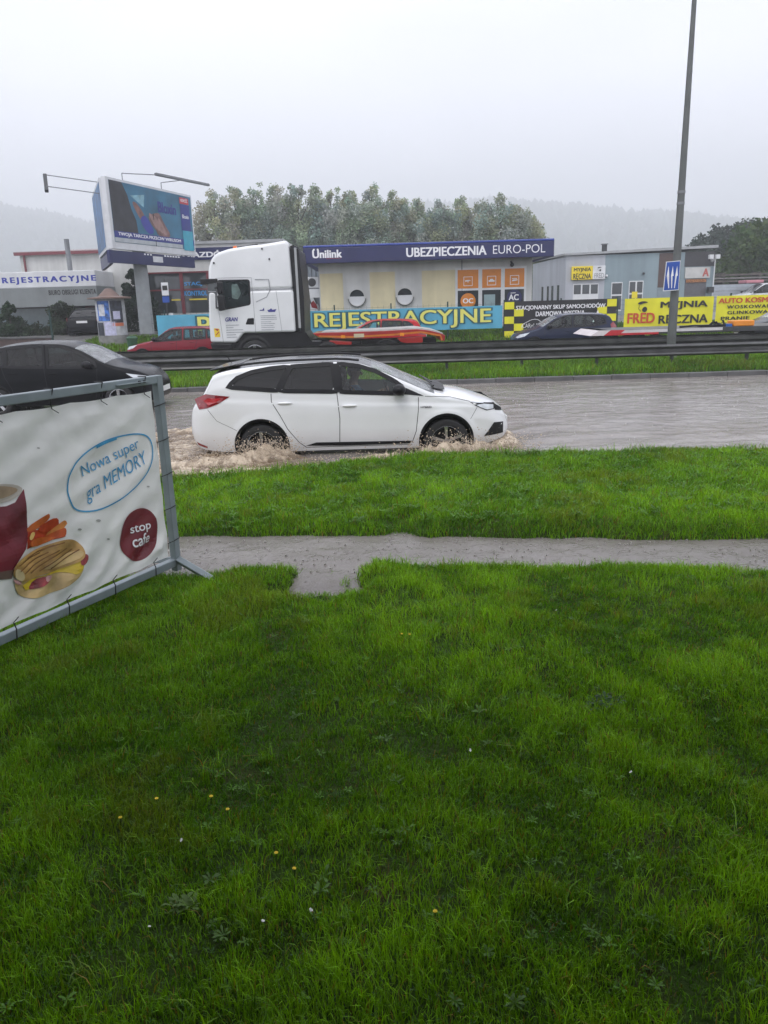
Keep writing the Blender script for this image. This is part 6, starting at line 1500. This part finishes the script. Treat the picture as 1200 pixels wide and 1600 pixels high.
# thin places where the soil and moss show
def thin(XY, seed, amt=.55):
    rng = np.random.default_rng(seed); d = fbm(XY[:,0]*2.2, XY[:,1]*2.2, seed)+.6*fbm(XY[:,0]*7, XY[:,1]*7, seed+4, 2); return XY[rng.random(len(XY)) > np.clip((d-.16)*3.2, 0, amt)]
grass('grass', 'short wet lawn grass in the foreground', thin(scatter(255000, 1.15, 3.25, 1), 9), .028, .062, .0022, .0045, 500, 1.35, ns=500)
grass('grass', 'wet lawn grass between the foreground and the flooded path', thin(scatter(285000, 3.2, 5.98, 2), 9), .030, .064, .0028, .0052, 520, 1.35, ns=500)
grass('grass', 'bright lush grass of the verge between path and road', scatter(285000, 6.0, 10.5, 3, .56, 2.1, -.02), .04, .085, .0045, .008, 540, 1.4)
grass('grass', 'grass of the median below the guardrails', scatter(95000, 20.3, 25.9, 4, .56, 1.5, 0.0), .08, .20, .012, .024, 560, 1.05, clump=.5)
grass('grass', 'grass bank below the fence banners', (lambda a: a[(a[:,0] > -13.5) & ~((a[:,0] < -10.3) & (a[:,1] > 38.1))])(scatter(60000, 34.25, 38.2, 5, .56, 2, 0.0)), .08, .22, .02, .04, 580, .85, clump=.4)
def tufts(name, label, spots, n, hlo, hhi, w, seed, tone):
    rng = np.random.default_rng(seed); P = []
    for x, y, r in spots: P.append(np.stack([rng.normal(x, r, n), rng.normal(y, r, n)], 1))
    return grass(name, label, np.concatenate(P), hlo, hhi, w*.7, w*1.2, seed, tone, 1.3)
rng = np.random.default_rng(42)
sp = [(rng.uniform(-.55,.55)*y*1.0, y, rng.uniform(.02,.05)) for y in rng.uniform(1.5, 5.6, 60)]
tufts('grass', 'taller rank tufts standing in the near lawn', sp, 50, .05, .09, .005, 600, 1.15)
sh_ = [(x, float(5.58-.08*x+.13*fbm(np.array(x*1.3), np.array(0.), 51)), .05) for x in np.arange(-1.4, 5.4, .09) if not -.86 < x < -.16]
tufts('grass', 'ragged grass leaning over the near edge of the flooded path', sh_, 26, .05, .10, .005, 610, 1.2)
sh_ = [(x, float(6.87-.125*x+.10*fbm(np.array(x*1.1), np.array(9.), 53)), .05) for x in np.arange(-3.4, 5.8, .09)]
tufts('grass', 'ragged grass along the far edge of the flooded path', sh_, 26, .05, .10, .005, 620, 1.05)
sh_ = [(x, float(road_edge(np.array([x]))[0]-.12), .07) for x in np.arange(-5, 7.6, .10)]
tufts('grass', 'ragged grass along the flooded road edge', sh_, 30, .07, .14, .007, 630, 1.1)
fsp = [tuple(on_ground(px, py, .0)[:2])+(.035,) for px, py in ((447,907),(552,905),(575,912),(590,925),(560,938),(605,905),(620,900),(455,900),(585,938),(572,925),(523,897))]
tufts('grass', 'small grass islands standing in the puddle', fsp, 30, .04, .09, .005, 640, 1.1)
bsp = [tuple((R0+bu*u+bn_*RNG.normal(-.05, .06))[:2])+(.05,) for u in np.arange(-.2, 2.4, .06)]
tufts('grass', 'long uncut grass under the banner stand', bsp, 30, .04, .08, .005, 650, .95)

# broad leaved weeds, clover, dandelion heads and litter in the lawn
def leaves(name, label, n_plants, seed, y0, y1, size, m_col, per=(5, 10), spots=None, flat=.35):
    rng = np.random.default_rng(seed); V = []; C = []; L = []; S = []; k = 0
    for i in range(n_plants):
        if spots: x, y = spots[i]
        else:
            y = y0+(y1-y0)*rng.random(); x = rng.uniform(-1,1)*(.56*y+.5)
        z = float(ground_z(x, y))
        if z < 0.0: continue
        a0 = rng.uniform(0, 6.28); npl = rng.integers(*per); col = np.array(m_col)*rng.uniform(.65, 1.35)
        for j in range(npl):
            a = a0+6.28*j/npl+rng.normal(0,.2); s = size*rng.uniform(.6, 1.3); w = s*rng.uniform(.09,.17); up = rng.uniform(.25, .9)*flat*2
            d = np.array([math.cos(a), math.sin(a), 0]); q = np.array([-d[1], d[0], 0]); b = np.array([x, y, z+.025])
            p = [b, b+d*s*.35+q*w*.7+[0,0,s*up*.5], b+d*s*.7+q*w+[0,0,s*up*.8], b+d*s+[0,0,s*up*.75], b+d*s*.7-q*w+[0,0,s*up*.8], b+d*s*.35-q*w*.7+[0,0,s*up*.5]]
            V += p; C += [col]*6; L += [k,k+1,k+5, k+1,k+2,k+4,k+5, k+2,k+3,k+4]; b0 = len(S); S += [0,0,0]
            base = 10*(b0//3); S[b0:b0+3] = [base, base+3, base+7]; k += 6
    return tag(np_mesh(name, np.array(V), L, S, np.array(C), grassm), label, kind='stuff')
leaves('lawn_weeds', 'broad leaved rosettes scattered through the lawn', 340, 71, 1.3, 5.7, .024, (.075,.19,.008))
leaves('lawn_weeds', 'pale dandelion and plantain rosettes in the lawn', 24, 72, 1.5, 5.6, .034, (.085,.19,.02), (6, 11), flat=.45)
leaves('clover', 'small clover leaves carpeting thin places of the lawn', 5200, 73, 1.2, 5.6, .011, (.04,.13,.014), (3, 4), flat=.3)
leaves('lawn_weeds', 'leafy weeds in the verge beyond the path', 1700, 74, 6.8, 10.1, .055, (.08,.20,.012), (5, 9), flat=.6)
leaves('lawn_weeds', 'darker weed clump on the right of the lawn', 7, 75, 0, 0, .045, (.02,.07,.008), (7, 10), [tuple(on_ground(945+dx, 1105+dy, .1)[:2]) for dx, dy in ((0,0),(-14,4),(12,6),(-6,-6),(18,0),(-20,10),(6,10))])
leaves('lawn_weeds', 'long pale blades of a weed clump low on the left', 3, 76, 0, 0, .045, (.08,.15,.02), (9, 14), [tuple(on_ground(285+dx, 1420+dy, .1)[:2]) for dx, dy in ((0,0),(14,5),(-8,6))], .5)
yf = mat('dandelion yellow', (.72,.52,.02), .6); wf_ = mat('white petal', (.70,.69,.66), .6)
for k, (px, py) in enumerate([(628,992),(640,992),(245,1250),(330,1246),(188,1278),(356,1268),(460,1360),(432,1338),(680,1432)]):
    p = on_ground(px, py, .15); f_ = MB()
    for j in range(9): a = j*.7; f_.bar((0,0,0), (.007*math.cos(a), .007*math.sin(a), .003), .004, .002)
    f_.ball((0,0,.001), .004, 5)
    o = thing('dandelion_flower', 'yellow dandelion head low in the lawn grass', 'flower', (p.x, p.y, .0), 0, 'yellow dandelion heads in the lawn')
    q = float(ground_z(p.x, p.y)); o.location.z = q
    h = f_.build('head', yf, o); h.location.z = .055; MB().cyl((0,0,-.01),(0,0,.055),.0014,n=5).build('stalk', soil, o)
for k, (px, py) in enumerate([(869,958),(284,1320),(487,1432),(412,1447),(234,1454),(985,1210),(735,1180)]):
    p = on_ground(px, py, .13); q = float(ground_z(p.x, p.y)); o = thing('petal', 'white fallen petal lying on the lawn grass', 'petal', (p.x, p.y, q), k*1.3, 'white petals on the lawn')
    MB().add([(-.007,0,.05),(-.002,-.005,.052),(.006,-.003,.055),(.007,.003,.053),(0,.006,.051)], [(0,1,2,3,4)]).add([(-.004,0,.053),(.004,-.003,.058),(.006,.005,.057)], [(0,1,2)]).build('blade', wf_, o)
# ------------------------------------------------------------------ rain haze
def haze():
    x, y0, y1, z0, z1 = 1700, -60, 1950, -3.0, 260
    o = MB().box(-x, x, y0, y1, z0, z1).build('haze', None)
    m = bpy.data.materials.new('rain haze'); m.use_nodes = True
    n = m.node_tree.nodes; n.remove(n['Principled BSDF'])
    v = n.new('ShaderNodeVolumePrincipled'); v.inputs['Color'].default_value = (.95, .965, 1, 1); v.inputs['Density'].default_value = HAZE; v.inputs['Anisotropy'].default_value = .15
    m.node_tree.links.new(v.outputs[0], n['Material Output'].inputs['Volume'])
    o.data.materials.append(m); tag(o, 'pale rain haze over the whole valley', kind='stuff')
HAZE = .0015
haze()
